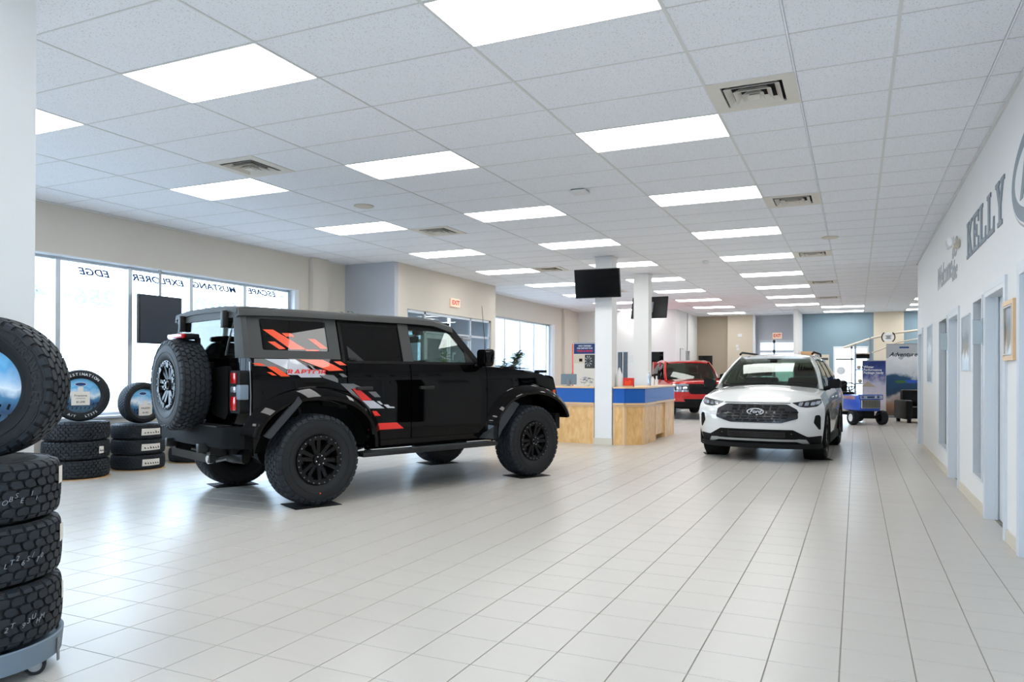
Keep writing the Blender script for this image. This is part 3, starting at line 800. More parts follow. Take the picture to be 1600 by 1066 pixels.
both(lambda mb: mb.panel([(.62, .50), (2.42, .50), (2.42, .59), (.62, .59)], side(-.012), NR, .05, .1), 'sill', 'black_paint', bk)
# handles and mirrors
for i, (ds, x) in enumerate(((rds, .46), (fds, 1.28))):
    for s, d in zip((-1, 1), ds):
        q = MB(); q.box(x, x+.20, -1.0, -.975, 1.135, 1.17, .008); q.box(x, x+.03, -.98, -.955, 1.14, 1.165); q.box(x+.17, x+.20, -.98, -.955, 1.14, 1.165)
        if s > 0: q = mirror_y(q)
        q.build('door_handle', 'black_plastic', d, 40)
# flares
def flare(xc, back, front):
    def f(mb):
        n = 26; secs = []
        for i in range(n+1):
            t = i/n; a = (PI-back)*(1-t)+front*t
            # flattened arch path
            cx, cz = math.cos(a), math.sin(a)
            r = .605; px = xc+r*1.06*cx*(1+.10*cz); pz = .455+r*.985*min(1, cz**.8 if cz > 0 else 0)
            ox, oz = cx*.115, .10*max(cz, .15)
            yb = Yb(px, pz)
            out = 1.06
            secs.append([(px, -(yb-.03), pz), (px, -out, pz), (px+ox*.25, -(out+.012), pz+oz*.3), (px+ox*.75, -(out-.03), pz+oz*.85), (px+ox*1.25, -(yb-.01), pz+oz*1.35)])
        mb.loft(secs, closed=True, caps=True)
    return f
both(flare(0, .32, .08), 'rear_flare', 'black_paint', bk, 50)
both(flare(WBk, .06, .38), 'front_flare', 'black_paint', bk, 50)
both(lambda mb: mb.prism_y([(2.20, .53), (2.42, .515), (2.49, .62), (2.78, .93), (2.67, .975)], -1.045, -.90), 'mud_guard', 'guard_grey', bk)
both(lambda mb: mb.prism_y([(-.58, .72), (-.52, .69), (-.20, 1.03), (-.235, 1.085)], -1.075, -1.04), 'flare_lip', 'guard_grey', bk)
# running boards
def rb(mb):
    mb.box(.50, 2.40, -1.06, -.86, .435, .485, .012)
    for x in (.8, 1.5, 2.1): mb.box(x, x+.07, -.9, -.6, .42, .46)
for s, o in zip((-1, 1), both(rb, 'running_board', 'black_plastic', bk, 40)):
    q = MB()
    for x0, x1 in ((.60, 1.08), (1.12, 2.30)):
        for k in range(5): q.box(x0, x1, -1.04+k*.026, -1.028+k*.026, .485, .489)
    if s > 0: q = mirror_y(q)
    q.build('tread_strip', 'interior_grey', o)
# hood
def Zh(x, y):
    z = 1.415-.075*((x-2.42)/1.0)-.11*max(0, (x-3.25)/.3)**2
    a = abs(y)
    z += .022*(1 if a < .38 else max(0, 1-(a-.38)/.06))
    z -= .06*max(0, (a-.72)/.2)**2
    return z
P = rpoly([(2.22, -.90), (3.40, -.855), (3.56, -.74), (3.58, .74), (3.40, .855), (2.22, .90)], .05)
MB().panel(P, lambda x, y: (x, y, Zh(x, y)), (0, 0, 1), .03, .09).build('hood', 'black_paint', bk, 40)
def vents(mb):
    for k in range(5): mb.box(2.84+k*.075, 2.90+k*.075, -.80, -.62, 1.375, 1.405-.006*k, .006)
both(vents, 'hood_vent', 'soft_black', bk)
both(lambda mb: (mb.box(3.30, 3.50, -.84, -.79, 1.325, 1.36, .01), mb.box(3.32, 3.36, -.83, -.80, 1.28, 1.33)), 'trail_sight', 'soft_black', bk)
# nose
g = MB(); g.prism_y(rpoly([(3.45, .72), (3.66, .74), (3.68, 1.02), (3.60, 1.27), (3.45, 1.30)], .04), -.86, .86); g.build('grille_surround', 'black_paint', bk, 40)
g = MB(); g.box(3.66, 3.70, -.62, .62, .84, 1.16, .01); 
gr_ = g.build('grille', 'soft_black', bk)
q = MB()
for k in range(5): q.box(3.70, 3.712, -.6, .6, .87+k*.06, .885+k*.06)
q.build('grille_bar', 'interior_grey', gr_)
both(lambda mb: mb.cyl((3.62, -.72, 1.03), (3.71, -.72, 1.03), .12, .11, 28), 'headlight', 'lamp_clear', bk, 40)
both(lambda mb: mb.box(3.50, 3.60, -.905, -.86, .98, 1.10, .01), 'marker_lamp', 'orange', bk)
g = MB(); g.prism([(3.60, -.98), (3.86, -.70), (3.90, 0), (3.86, .70), (3.60, .98), (3.52, .98), (3.52, -.98)], .58, .78); g.build('front_bumper', 'soft_black', bk, 40)
both(lambda mb: mb.cyl((3.80, -.62, .68), (3.86, -.62, .68), .045, n=16), 'tow_hook', 'steel', bk, 40)
# tub, floor and frame (dark underbody)
u = MB(); u.box(-.68, 3.45, -.60, .60, .52, 1.0); u.box(.66, 2.40, -.93, .93, .55, .95); u.box(-.64, -.0, -.92, .92, 1.07, 1.25); u.box(2.46, 3.5, -.88, .88, 1.10, 1.25); u.box(-.62, .5, -.92, -.90, 1.06, 1.38); u.box(-.62, .5, .90, .92, 1.06, 1.38)
u.build('floor_pan', 'soft_black', bk)
u = MB(); u.box(.3, 2.4, -.93, -.88, .95, 1.36); u.box(.3, 2.4, .88, .93, .95, 1.36); u.build('door_trim', 'interior', bk)
u = MB(); u.cyl((0, -.9, .44), (0, .9, .44), .05); u.cyl((0, -.0, .44), (0, .22, .44), .15, .13, 20); u.cyl((WBk, -.9, .45), (WBk, .9, .45), .05)
for s in (-1, 1):
    u.box(-.85, 3.5, s*.45-.04, s*.45+.04, .50, .60); u.cyl((.12, s*.62, .38), (.02, s*.58, .95), .035); u.tube([(.2, s*.5, .40), (.7, s*.5, .46), (1.1, s*.48, .55)], .03)
u.box(-.86, -.80, -.5, .5, .44, .52); u.build('axle', 'dark_metal', bk, 40)
MB().tube([(-.62, .42, .52), (-.62, -.50, .50), (-.55, -.62, .49)], .075, 14).build('muffler', 'dark_metal', bk, 50)
MB().cyl((-.52, -.40, .50), (-.86, -.46, .47), .042, n=18).build('exhaust_tip', 'chrome', bk, 50)
both(lambda mb: mb.tube([(-.20, -.66, .44), (-.20, -.68, .80)], .055, 16), 'shock', 'steel', bk, 50)
# wheels
for i, (x, s) in enumerate(((0, -1), (WBk, -1), (0, 1), (WBk, 1))):
    o = tire(TR, .31, .235, None, None, (x, s*.915, TR-.004), (0, (.3, .9, 1.7, 2.2)[i], 0 if s < 0 else PI), bk, rows=5, N=42, style=0, name='wheel')
    beadlock_rim(o, -.128, .232)
    if i == 0: MB().cyl((-.0, -.15, -.33), (0, -.158, -.33), .008, n=10).build('balance_dot', 'orange', o).rotation_euler = (0, -.3, 0)
# rear face
MB().panel(rpoly([(-.955, .80), (.955, .80), (.92, 1.455), (-.92, 1.455)], .03, 2), lambda y, z: (-.715+.085*(abs(y)/.95)**6, y, z), (-1, 0, 0), .04, .12).build('tailgate', 'black_paint', bk, 40)
q = MB(); q.box(-.84, -.715, -.28, .30, .98, 1.42, .02); q.prism_x(rpoly([(-.66, .92), (-.60, .86), (-.28, .90), (-.28, 1.36), (-.62, 1.38), (-.66, 1.34)], .03), -.755, -.71)
q.build('spare_carrier', 'bumper_black', bk, 40)
def tl(mb): mb.prism_x(rpoly([(-.93, .93), (-.72, .93), (-.70, 1.0), (-.70, 1.28), (-.72, 1.335), (-.93, 1.335)], .03), -.755, -.65)
for s, o in zip((-1, 1), both(tl, 'taillight', 'soft_black', bk, 40)):
    for (z0, z1, mt) in ((1.21, 1.315, 'tail_red'), (1.125, 1.185, 'lamp_clear'), (.955, 1.09, 'tail_red')):
        q = MB().box(-.775, -.75, -.86, -.755, z0, z1, .012)
        if s > 0: q = mirror_y(q)
        q.build('lens', mt, o, 40)
both(lambda mb: mb.box(-.765, -.68, -.955, -.865, 1.06, 1.20, .01), 'tailgate_hinge', 'grey_plastic', bk, 40)
both(lambda mb: mb.tube([(-.665, -.953, .82), (-.665, -.962, 1.1), (-.665, -.935, 1.42)], .006, 6), 'corner_highlight', 'steel', bk)  # thin steel line imitates the bright highlight along each rear body corner
g = MB(); g.prism([(-.60, -.95), (-.72, -.96), (-.86, -.80), (-.90, 0), (-.86, .80), (-.72, .96), (-.60, .95)], .60, .80); g.build('rear_bumper', 'bumper_black', bk, 40)
MB().box(-.88, -.72, -.70, .70, .797, .808, .004).build('bumper_step', 'black_plastic', bk)
for y in (-.42, .42): MB().box(-.95, -.84, y-.03, y+.03, .54, .63, .012).build('tow_loop', 'black_plastic', bk, 40)
# spare wheel facing back
sp = tire(TR, .30, .235, None, None, (-.955, .0, 1.19), (0, 0, 0), bk, rows=5, N=42, name='spare_wheel')
sp.rotation_euler = (0, 0, -PI/2)
beadlock_rim(sp, -.123, .232)
q = MB(); q.box(-.98, -.84, -.20, .20, 1.645, 1.70, .02); q.box(-.85, -.82, -.16, -.08, 1.38, 1.66); q.build('brake_lamp_arm', 'soft_black', bk, 40)
MB().box(-1.02, -.97, -.19, .19, 1.65, 1.698, .014).build('brake_lamp', 'tail_red', bk, 40)
# hardtop with window openings built as pillars and rails, curved with the greenhouse
def strip(mb, P, off=0, th=.035): mb.panel(P, gside(off), NR, th, .12)
ZB, ZT = 1.455, 1.905
qw = [(-.50, 1.53), (.19, 1.53), (.19, 1.845), (-.50, 1.845)]
def hard(mb):
    strip(mb, [(-.63, ZB), (-.51, ZB), (-.51, ZT), (-.65, ZT)]); strip(mb, [(.20, ZB), (.325, ZB), (.325, ZT), (.20, ZT)])
    strip(mb, [(-.51, ZB), (.20, ZB), (.20, 1.535), (-.51, 1.535)]); strip(mb, [(-.51, 1.84), (.20, 1.84), (.20, ZT), (-.51, ZT)])
    # rear corner post turned on to the back face
    mb.loft([[(-.63, -.905, ZB), (-.695, -.885, ZB), (-.73, -.80, ZB), (-.73, -.76, ZB), (-.66, -.76, ZB), (-.62, -.86, ZB)], [(-.65, -.785, ZT+.02), (-.69, -.765, ZT+.02), (-.715, -.70, ZT+.02), (-.715, -.67, ZT+.02), (-.66, -.67, ZT+.02), (-.64, -.74, ZT+.02)]])
both(hard, 'hardtop_side', 'hardtop', bk, 40)
def Zr(x, y): return 1.985-.035*(abs(y)/.78)**3-.085*max(0, (x-1.45)/.45)**2-.02*max(0, (-.55-x)/.2)**2
def roofpanel(x0, x1, nm, y=.785):
    P = rpoly([(x0, -y), (x1, -y), (x1, y), (x0, y)], .02, 2)
    MB().panel(P, lambda a, b: (a, b, Zr(a, b)), (0, 0, 1), .05, .1).build(nm, 'hardtop', bk, 50)
roofpanel(-.73, .335, 'rear_roof'); roofpanel(.343, 1.25, 'middle_roof'); roofpanel(1.258, 1.88, 'front_roof')
def rail(mb):
    mb.loft([[(x, -.785, Zr(x, .785)), (x, -.799, Zr(x, .785)-.008), (x, -.812, Zr(x, .785)-.026), (x, -.822, Zr(x, .785)-.075), (x, -.76, Zr(x, .785)-.08)] for x in (-.72, -.3, .2, .8, 1.3, 1.6, 1.88)])
both(rail, 'roof_edge', 'hardtop', bk, 50)
# door frames / pillars
def pill(mb):
    strip(mb, [(.34, 1.42), (.375, 1.42), (.375, 1.90), (.34, 1.90)], .004); strip(mb, [(.375, 1.83), (1.82, 1.80), (1.88, 1.91), (.375, 1.93)], -.002)
    strip(mb, [(1.10, 1.42), (1.245, 1.42), (1.245, 1.89), (1.10, 1.89)], .004); strip(mb, [(.375, 1.415), (2.26, 1.415), (2.26, 1.445), (.375, 1.445)], .012)
    strip(mb, [(1.80, 1.84), (1.90, 1.87), (2.27, 1.42), (2.15, 1.42)], .0)
prs = both(pill, 'window_frame', 'frame_black', bk, 40)
both(lambda mb: strip(mb, [(1.105, 1.43), (1.24, 1.43), (1.24, 1.90), (1.105, 1.90)], .010, .01), 'pillar_cover', 'hardtop', bk)
# glass
def glass(mb, P, th=.006): mb.panel(rpoly(P, .03, 4), gside(-.004), NR, th, .12)
qws = both(lambda mb: glass(mb, qw), 'quarter_window', 'glass_privacy', bk)
both(lambda mb: glass(mb, [(.375, 1.44), (1.10, 1.44), (1.10, 1.835), (.375, 1.835)]), 'rear_door_window', 'glass_privacy', bk)
both(lambda mb: mb.panel(rpoly([(1.245, 1.44), (2.14, 1.44), (2.11, 1.50), (1.82, 1.80), (1.25, 1.825)], .04), gside(-.006), NR, .006, .12), 'front_door_window', 'glass_tint', bk)
MB().panel([(-.80, 1.42), (.80, 1.42), (.70, 1.88), (-.70, 1.88)], lambda y, z: (2.27-(z-1.42)*.84-.03*y*y, y, z), (1, 0, 0), .006, .15).build('windshield', 'glass_tint', bk)
MB().panel([(-.79, 1.46), (.79, 1.46), (.69, 1.84), (-.69, 1.84)], lambda y, z: (-.725+(z-1.455)*.03, y, z), (-1, 0, 0), .006, .2).build('rear_glass', 'glass_tint', bk)
MB().panel([(-.76, 1.845), (.76, 1.845), (.74, 1.93), (-.74, 1.93)], lambda y, z: (-.715, y, z), (-1, 0, 0), .03, .2).build('glass_header', 'hardtop', bk)
both(lambda mb: (mb.box(-.775, -.715, -.58, -.52, 1.75, 1.92, .01)), 'glass_hinge', 'black_plastic', bk, 40)
both(lambda mb: mb.tube([(-.70, -.70, 1.84), (-.72, -.60, 1.62), (-.74, -.58, 1.48)], .012), 'gas_strut', 'black_plastic', bk, 50)
# interior
q = MB()
for x in (.35, 1.35):
    for y in (-.40, .40):
        q.box(x-.1, x+.42, y-.25, y+.25, .95, 1.12, .04); q.box(x-.16, x-.02, y-.24, y+.24, 1.08, 1.56, .05); q.box(x-.18, x-.08, y-.13, y+.13, 1.58, 1.74, .04)
q.build('seats', 'interior', bk, 40)
q = MB(); q.box(2.0, 2.26, -.86, .86, 1.10, 1.43, .04); q.box(1.97, 2.01, -.16, .16, 1.30, 1.48, .01); q.build('dashboard', 'interior', bk, 40)
q = MB(); q.tube([(1.93+.10*math.cos(a)*0, .40+.19*math.cos(a), 1.32+.17*math.sin(a)) for a in [k*PI/10 for k in range(20)]], .016, 8, closed=True); q.cyl((2.1, .4, 1.30), (1.92, .4, 1.32), .03); q.box(1.92, 1.94, .22, .58, 1.30, 1.34); q.build('steering_wheel', 'interior', bk, 50)
q = MB(); q.box(1.86, 1.90, -.13, .13, 1.70, 1.78, .015); q.cyl((1.9, 0, 1.76), (2.0, 0, 1.86), .012); q.box(1.92, 2.02, -.06, .06, 1.80, 1.88, .02); q.build('rear_view_mirror', 'interior', bk, 40)
q = MB()
for s in (-1, 1): q.tube([(-.3, s*.70, 1.45), (-.2, s*.68, 1.86), (.4, s*.68, 1.88), (1.15, s*.68, 1.88), (1.15, s*.72, 1.45)], .03)
q.tube([(1.15, -.68, 1.88), (1.15, .68, 1.88)], .03); q.tube([(.35, -.68, 1.88), (.35, .68, 1.88)], .03); q.build('roll_bar', 'interior', bk, 50)
# mirrors
def mir(mb):
    mb.tube([(2.16, -.92, 1.41), (2.20, -1.00, 1.42)], .035, 10)
    mb.loft([[(2.12+x, y, z-.01) for (y, z) in rpoly([(-1.15-e, 1.41), (-.985, 1.41), (-.985, 1.61-e), (-1.15, 1.61)], .05)] for x, e in ((0, 0), (.03, .008), (.10, 0), (.14, -.02))])
ms = both(mir, 'side_mirror', 'black_paint', bk, 50)
for s, o in zip((-1, 1), ms):
    q = MB().box(2.112, 2.119, -1.13, -1.0, 1.43, 1.58, .003)
    if s > 0: q = mirror_y(q)
    q.build('mirror_glass', 'screen_black', o)
    q = MB().box(2.23, 2.27, -1.14, -1.04, 1.49, 1.51)
    if s > 0: q = mirror_y(q)
    q.build('turn_signal', 'lamp_clear', o)
MB().tube([(2.42, -.80, 1.39), (2.41, -.80, 1.70), (2.36, -.80, 2.15)], [.007, .004, .003], 6).build('antenna', 'black_plastic', bk)
MB().box(.42, .50, -.93, -.90, 1.45, 1.47).build('belt_clip', 'black_plastic', bk)
both(lambda mb: strip(mb, [(.42, 1.445), (.60, 1.445), (.42, 1.60)], -.0, .012), 'window_divider', 'black_plastic', bk)
both(lambda mb: strip(mb, [(2.02, 1.445), (2.14, 1.445), (2.02, 1.60)], -.0, .012), 'sail_panel', 'black_plastic', bk)
# graphics: outlines in (x, z) on the truck's side
DEC = {
    'orange': [[(-0.155, 1.454), (0.107, 1.458), (0.238, 1.388), (0.325, 1.341), (0.16, 1.335)], [(0.225, 1.433), (0.309, 1.434), (0.371, 1.395), (0.292, 1.394)], [(-0.501, 1.374), (-0.417, 1.375), (-0.273, 1.279), (-0.366, 1.279)], [(-0.508, 1.321), (-0.461, 1.321), (-0.408, 1.288), (-0.453, 1.288)], [(-0.641, 1.405), (-0.562, 1.406), (-0.508, 1.383), (-0.588, 1.382)]],
    'red_decal': [[(0.417, 1.151), (0.494, 1.152), (0.659, 1.027), (0.54, 1.025)], [(0.578, 0.914), (0.714, 0.909), (0.772, 0.855), (0.651, 0.858)], [(0.578, 0.858), (0.654, 0.858), (0.706, 0.825), (0.654, 0.818), (0.622, 0.779), (0.603, 0.787)], [(0.611, 0.779), (0.977, 0.775), (1.071, 0.706), (0.619, 0.706)]],
    'silver_decal': [[(-0.358, 1.453), (-0.195, 1.455), (0.072, 1.269), (-0.156, 1.269), (-0.294, 1.372), (-0.358, 1.41)], [(0.518, 1.025), (0.675, 1.021), (0.817, 0.934), (0.621, 0.94)], [(0.716, 1.014), (0.758, 1.013), (0.797, 0.977), (0.767, 0.978)], [(0.803, 0.975), (0.859, 0.974), (0.891, 0.951), (0.937, 0.949), (0.951, 0.933), (0.857, 0.936)], [(-0.513, 1.456), (-0.344, 1.459), (-0.225, 1.375), (-0.224, 1.33), (-0.295, 1.348)]],
    'grey_decal': [[(-0.613, 1.452), (-0.516, 1.456), (-0.297, 1.348), (-0.306, 1.308), (-0.445, 1.371), (-0.624, 1.38)], [(-0.079, 1.405), (-0.051, 1.396), (0.086, 1.3), (0.206, 1.291), (0.252, 1.25), (0.253, 1.214), (0.086, 1.266)], [(0.279, 1.205), (0.435, 1.203), (0.555, 1.156), (0.401, 1.151), (0.534, 1.027), (0.497, 1.023)], [(0.495, 1.021), (0.518, 1.022), (0.621, 0.94), (0.545, 0.943)], [(0.609, 1.118), (0.702, 1.117), (0.767, 1.057), (0.691, 1.058)], [(0.264, 1.309), (0.318, 1.309), (0.364, 1.274), (0.308, 1.271)]]}
WIN = [[(-0.483, 1.735), (-0.378, 1.739), (-0.051, 1.55), (-0.219, 1.546)], [(-0.447, 1.618), (-0.374, 1.62), (-0.273, 1.551), (-0.338, 1.545)], [(-0.291, 1.708), (-0.195, 1.71), (-0.157, 1.673), (-0.251, 1.672)], [(-0.013, 1.659), (0.064, 1.658), (0.191, 1.564), (0.112, 1.56)], [(-0.065, 1.549), (0.084, 1.549), (0.117, 1.504), (-0.01, 1.504)]]
for mt, L in DEC.items():
    for k, P in enumerate(L):
        P = [(min(max(x, -.64), 2.2), min(z, 1.448)) for x, z in P]
        both(lambda mb: mb.panel(P, side(.0062+.0004*k), NR, .001, .09), 'side_graphic', mt, bk)
for P in WIN: both(lambda mb: mb.panel(P, gside(-.0025), NR, .001, .1), 'window_graphic', 'orange', bk)
tx = [(-0.289, 1.321), (0.106, 1.316)]; zc = (tx[0][1]+tx[1][1])/2; xc = (tx[0][0]+tx[1][0])/2; Lx = tx[1][0]-tx[0][0]
for s in (-1, 1):
    q = MB().text('RAPTOR', .075, frame((xc, s*(Yb(xc, zc)+.009), zc), (-s, 0, 0), (0, 0, 1)), ext=.0008, bold=.02, sx=Lx/.265, shear=.15)
    q.build('lettering', 'red_decal', bk)
    q = MB().panel(rpoly([(xc-Lx/2-.01, zc-.022), (xc+Lx/2, zc-.030), (xc+Lx/2, zc+.030), (xc-Lx/2-.01, zc+.022)], .01), lambda x, z: (x, s*(Yb(x, z)+.0078), z), (0, s, 0), .0008, .1); q.build('lettering_ground', 'silver_decal', bk)
# mats below the tires
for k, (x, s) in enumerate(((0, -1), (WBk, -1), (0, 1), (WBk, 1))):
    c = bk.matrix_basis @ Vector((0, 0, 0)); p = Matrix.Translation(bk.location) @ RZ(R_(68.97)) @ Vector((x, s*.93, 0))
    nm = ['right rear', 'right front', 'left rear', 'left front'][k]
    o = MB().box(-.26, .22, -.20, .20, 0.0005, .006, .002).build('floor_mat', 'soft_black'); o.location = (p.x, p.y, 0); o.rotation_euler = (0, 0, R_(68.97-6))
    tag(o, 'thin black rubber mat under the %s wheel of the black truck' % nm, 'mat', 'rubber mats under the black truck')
bk.location.z = .006
# ------------------------------------------------------------------ hull maker for the two cars facing the camera
def make_hull(L, W, F, zb, ztop, crown, rnd, pw, xr0, M=14):
    # plan outlines stacked by height; x=0 at the nose, -L at the tail
    K = 12; NF = 16; NS = 60; NRr = 12
    def row(s):
        Wk = W(s); pts = []
        for i in range(NF+1):
            q = math.sin(i/NF*PI/2)**.85; y = Wk*q; pts.append((F(s)-rnd*q**pw, y))
        x0 = pts[-1][0]
        for i in range(1, NS): pts.append((x0+(xr0-x0)*i/NS, Wk-.02*abs(2*i/NS-1)**3))
        for i in range(NRr+1):
            q = math.cos(i/NRr*PI/2); pts.append((-L+.30*q**3+.03*(1-s)*0, Wk*q))
        return pts
    rows = [row(k/K) for k in range(K+1)]; n = len(rows[0]); v = []; f = []
    def zz(s, x): return zb(x)+s*(ztop(x)-zb(x))
    idx = {}
    for k in range(K+1):
        for i, (x, y) in enumerate(rows[k]):
            for sd in (1, -1):
                if y < 1e-6 and sd == -1: idx[k, i, sd] = idx[k, i, 1]; continue
                idx[k, i, sd] = len(v); v.append((x, sd*y, zz(k/K, x)))
    for k in range(K):
        for i in range(n-1):
            for sd in (1, -1):
                q = [idx[k, i, sd], idx[k, i+1, sd], idx[k+1, i+1, sd], idx[k+1, i, sd]]
                q2 = []
                for a in q:
                    if a not in q2: q2.append(a)
                if sd < 0: q2 = q2[::-1]
                f.append(q2)
    cap = {}
    for i, (x, y) in enumerate(rows[K]):
        for j in range(M+1):
            t = -1+2*j/M
            if j == 0: cap[i, j] = idx[K, i, -1]
            elif j == M: cap[i, j] = idx[K, i, 1]
            elif y < 1e-6: cap[i, j] = idx[K, i, 1]
            else: cap[i, j] = len(v); v.append((x, y*t, zz(1, x)+crown(x)*(1-t*t)**.8*min(1, y/.5)))
    for i in range(n-1):
        for j in range(M):
            q2 = []
            for a in (cap[i, j], cap[i, j+1], cap[i+1, j+1], cap[i+1, j]):
                if a not in q2: q2.append(a)
            if len(q2) > 2: f.append(q2)
    bot = [idx[0, i, 1] for i in range(n)]+[idx[0, i, -1] for i in range(n-2, 0, -1)]
    f.append(bot)
    mb = MB(); mb.add(v, f); return mb
def fix_normals(me):
    bm = bmesh.new(); bm.from_mesh(me); bmesh.ops.recalc_face_normals(bm, faces=bm.faces); bm.to_mesh(me); bm.free()
def caster(me):
    bm = bmesh.new(); bm.from_mesh(me); t = BVHTree.FromBMesh(bm); bm.free(); return t
def front_fn(bv, off=0):
    def fn(y, z):
        h = bv.ray_cast(Vector((3, y, z)), Vector((-1, 0, 0)))
        if h[0] is None: return (-.5, y, z)
        return (h[0].x+off, y, z)
    return fn
def top_fn(bv, off=0):
    def fn(x, y):
        h = bv.ray_cast(Vector((x, y, 4)), Vector((0, 0, -1)))
        return (x, y, (h[0].z if h[0] else 1)+off)
    return fn
def side_fn(bv, off=0):
    def fn(x, z):
        h = bv.ray_cast(Vector((x, -3, z)), Vector((0, 1, 0)))
        return (x, (h[0].y if h[0] else -.9)-off, z)
    return fn
def interp(tab, x):
    if x <= tab[0][0]: return tab[0][1]
    for (a, b), (c, d) in zip(tab[:-1], tab[1:]):
        if x <= c: t = (x-a)/(c-a); t = t*t*(3-2*t) if False else t; return b+(d-b)*t
    return tab[-1][1]
def greenhouse(parent, mat, bx, tx, bz, tz, hb, ht, rear_b, rear_t, rz, glass, glassr, panes, pil=.05, trim='black_plastic'):
    # bx,tx: windshield foot/head x; bz,tz heights; hb,ht half widths; rear_b, rear_t rear glass foot/head
    def Y(z): t = (z-bz)/(tz-bz); return hb+(ht-hb)*t+.03*math.sin(max(0, min(1, t))*PI)
    sf = lambda off=0: (lambda x, z: (x, -(Y(z)+off), z))
    def wx(y, z): t = (z-bz)/(tz-bz); return bx+(tx-bx)*t-.10*(y/hb)**2-.05*math.sin(PI*max(0, min(1, t)))*-1
    ws = [(-hb+.035, bz+.02), (hb-.035, bz+.02), (ht-.02, tz-.01), (-ht+.02, tz-.01)]
    MB().panel(rpoly(ws, .07), lambda y, z: (wx(y, z), y, z), (1, 0, .3), .006, .1).build('windshield', glass, parent, 50)
    def ap(mb):
        mb.loft([[(wx(Y(z), z)+.03, -(Y(z)-.04), z+.01), (wx(Y(z), z)-.03, -(Y(z)-.0), z+.01), (wx(Y(z), z)-.10, -(Y(z)+.005), z), (wx(Y(z), z)-.07, -(Y(z)-.07), z-.02)] for z in [bz-.05+(tz+.01-bz+.05)*i/8 for i in range(9)]])
    both(ap, 'front_pillar', mat, parent, 50)
    def Zf(x, y): 
        t = (tx-x)/(tx-rear_t); return tz+.09*math.sin(PI*min(1, max(0, t*.9+.08)))+(rz-tz)*t-.05*(abs(y)/ht)**3
    P = rpoly([(tx+.02, -ht+.10), (tx+.05, 0), (tx+.02, ht-.10), (tx-.25, ht), (rear_t, ht-.02), (rear_t, -ht+.02), (tx-.25, -ht)], .06)
    MB().panel(P, lambda x, y: (x, y, Zf(x, y)), (0, 0, 1), .04, .12).build('roof', mat, parent, 60)
    def rail(mb):
        mb.loft([[(x, -ht+.04, Zf(x, ht)+.03), (x, -ht-.005, Zf(x, ht)+.005), (x, -ht-.02, Zf(x, ht)-.05), (x, -ht+.06, Zf(x, ht)-.05)] for x in [tx-.05+(rear_t-tx+.05)*i/10 for i in range(11)]])
    both(rail, 'roof_side', mat, parent, 60)
    xs = [tx-.05+(rear_t-tx+.05)*i/4 for i in range(5)]
    for i, P in enumerate(panes):
        both(lambda mb: mb.panel(rpoly(P, .04), sf(-.004), NR, .006, .12), 'side_window', glass, parent, 50)
    return Y, sf, Zf
def car_wheel(parent, x, s, R, W, rim, y, spokes=5, matr='dark_metal'):
    o = tire(R, W, rim, None, None, (x, s*y, R), (0, .4+x, 0 if s < 0 else PI), parent, rows=4, N=40, style=1, name='wheel')
    m = MB(); f = -W/2
    m.lathe([(rim+.005, f+.012), (rim-.006, f+.004), (rim-.02, f+.02), (rim-.03, .05), (rim-.05, .05)], 40, axis='Y'); m.lathe([(0, .05), (rim-.04, .05)], 24, axis='Y')
    for k in range(spokes):
        for d in (-.12, .12):
            Mx = RY(-(2*PI*k/spokes+d)); m.box(.04, rim-.012, f+.016, f+.045, -.014, .014, M=Mx)
    m.cyl((0, f+.05, 0), (0, f+.012, 0), .06, .05, 20)
    m.build('rim', matr, o, 40)
# ------------------------------------------------------------------ white crossover
es = thing('crossover', 'white crossover facing the camera with black grille, parked in the middle aisle', 'car', (-1.385, 11.53, 0), math.atan2(-1, -.05))
zt = lambda x: interp([(-4.6, 1.0), (-4.3, 1.10), (-3, 1.09), (-1.6, 1.07), (-1.2, 1.06), (-.7, 1.0), (-.35, .935), (-.12, .885), (0, .865)], x)
zbf = lambda x: interp([(-4.6, .40), (-4.2, .25), (-3.9, .21), (-.8, .215), (-.7, .262), (0, .262)], x)
hW = lambda s: .885+.055*math.sin(min(1, s*1.15)*PI*.62)-.065*max(0, (s-.72)/.28)**2
hF = lambda s: -.10+.10*math.sin(min(1, s/.5)*PI/2)-.13*max(0, (s-.60)/.40)**1.8
hull = make_hull(4.58, hW, hF, zbf, zt, lambda x: .095*min(1, max(0, (-x-.05)/.6))*(1 if x > -1.3 else max(0, 1-(-1.3-x)/.3)), .40, 3.4, -4.25)
ob = hull.build('body', 'white_paint', es, 35); fix_normals(ob.data)
bvE = caster(ob.data)
AXF, AXR = -.93, -3.64
cut = []
for x in (AXF, AXR):
    for s in (-1, 1):
        c = MB().cyl((x, s*.60, .36), (x, s*1.2, .36), .395, n=40).build('cut', 'soft_black', es); cut.append(c)
booleans(ob, cut); ob.data.polygons.foreach_set('use_smooth', [True]*len(ob.data.polygons)); ob.data.set_sharp_from_angle(angle=R_(35))
for x in (AXF, AXR):
    for s in (-1, 1):
        q = MB().lathe([(0, s*.605), (.388, s*.61), (.388, s*.90)], 32, T(x, 0, .36), 'Y'); q.build('wheel_liner', 'soft_black', es)
for x in (AXF, AXR): both(lambda mb: mb.tube([(x+.405*math.cos(a), -.925, .36+.405*math.sin(a)) for a in [PI*(-.12+1.24*i/20) for i in range(21)]], .022, 8), 'wheel_arch_trim', 'soft_black', es, 50)
both(lambda mb: mb.box(-3.2, -1.36, -.93, -.88, .20, .33, .02), 'sill_trim', 'soft_black', es, 40)
for x in (AXF, AXR):
    for s in (-1, 1): car_wheel(es, x, s, .352, .235, .225, .815)
q = MB(); q.box(-4.3, -.35, -.58, .58, .20, .42); q.cyl((AXF, -.8, .35), (AXF, .8, .35), .04); q.cyl((AXR, -.8, .35), (AXR, .8, .35), .04); q.build('underbody', 'soft_black', es)
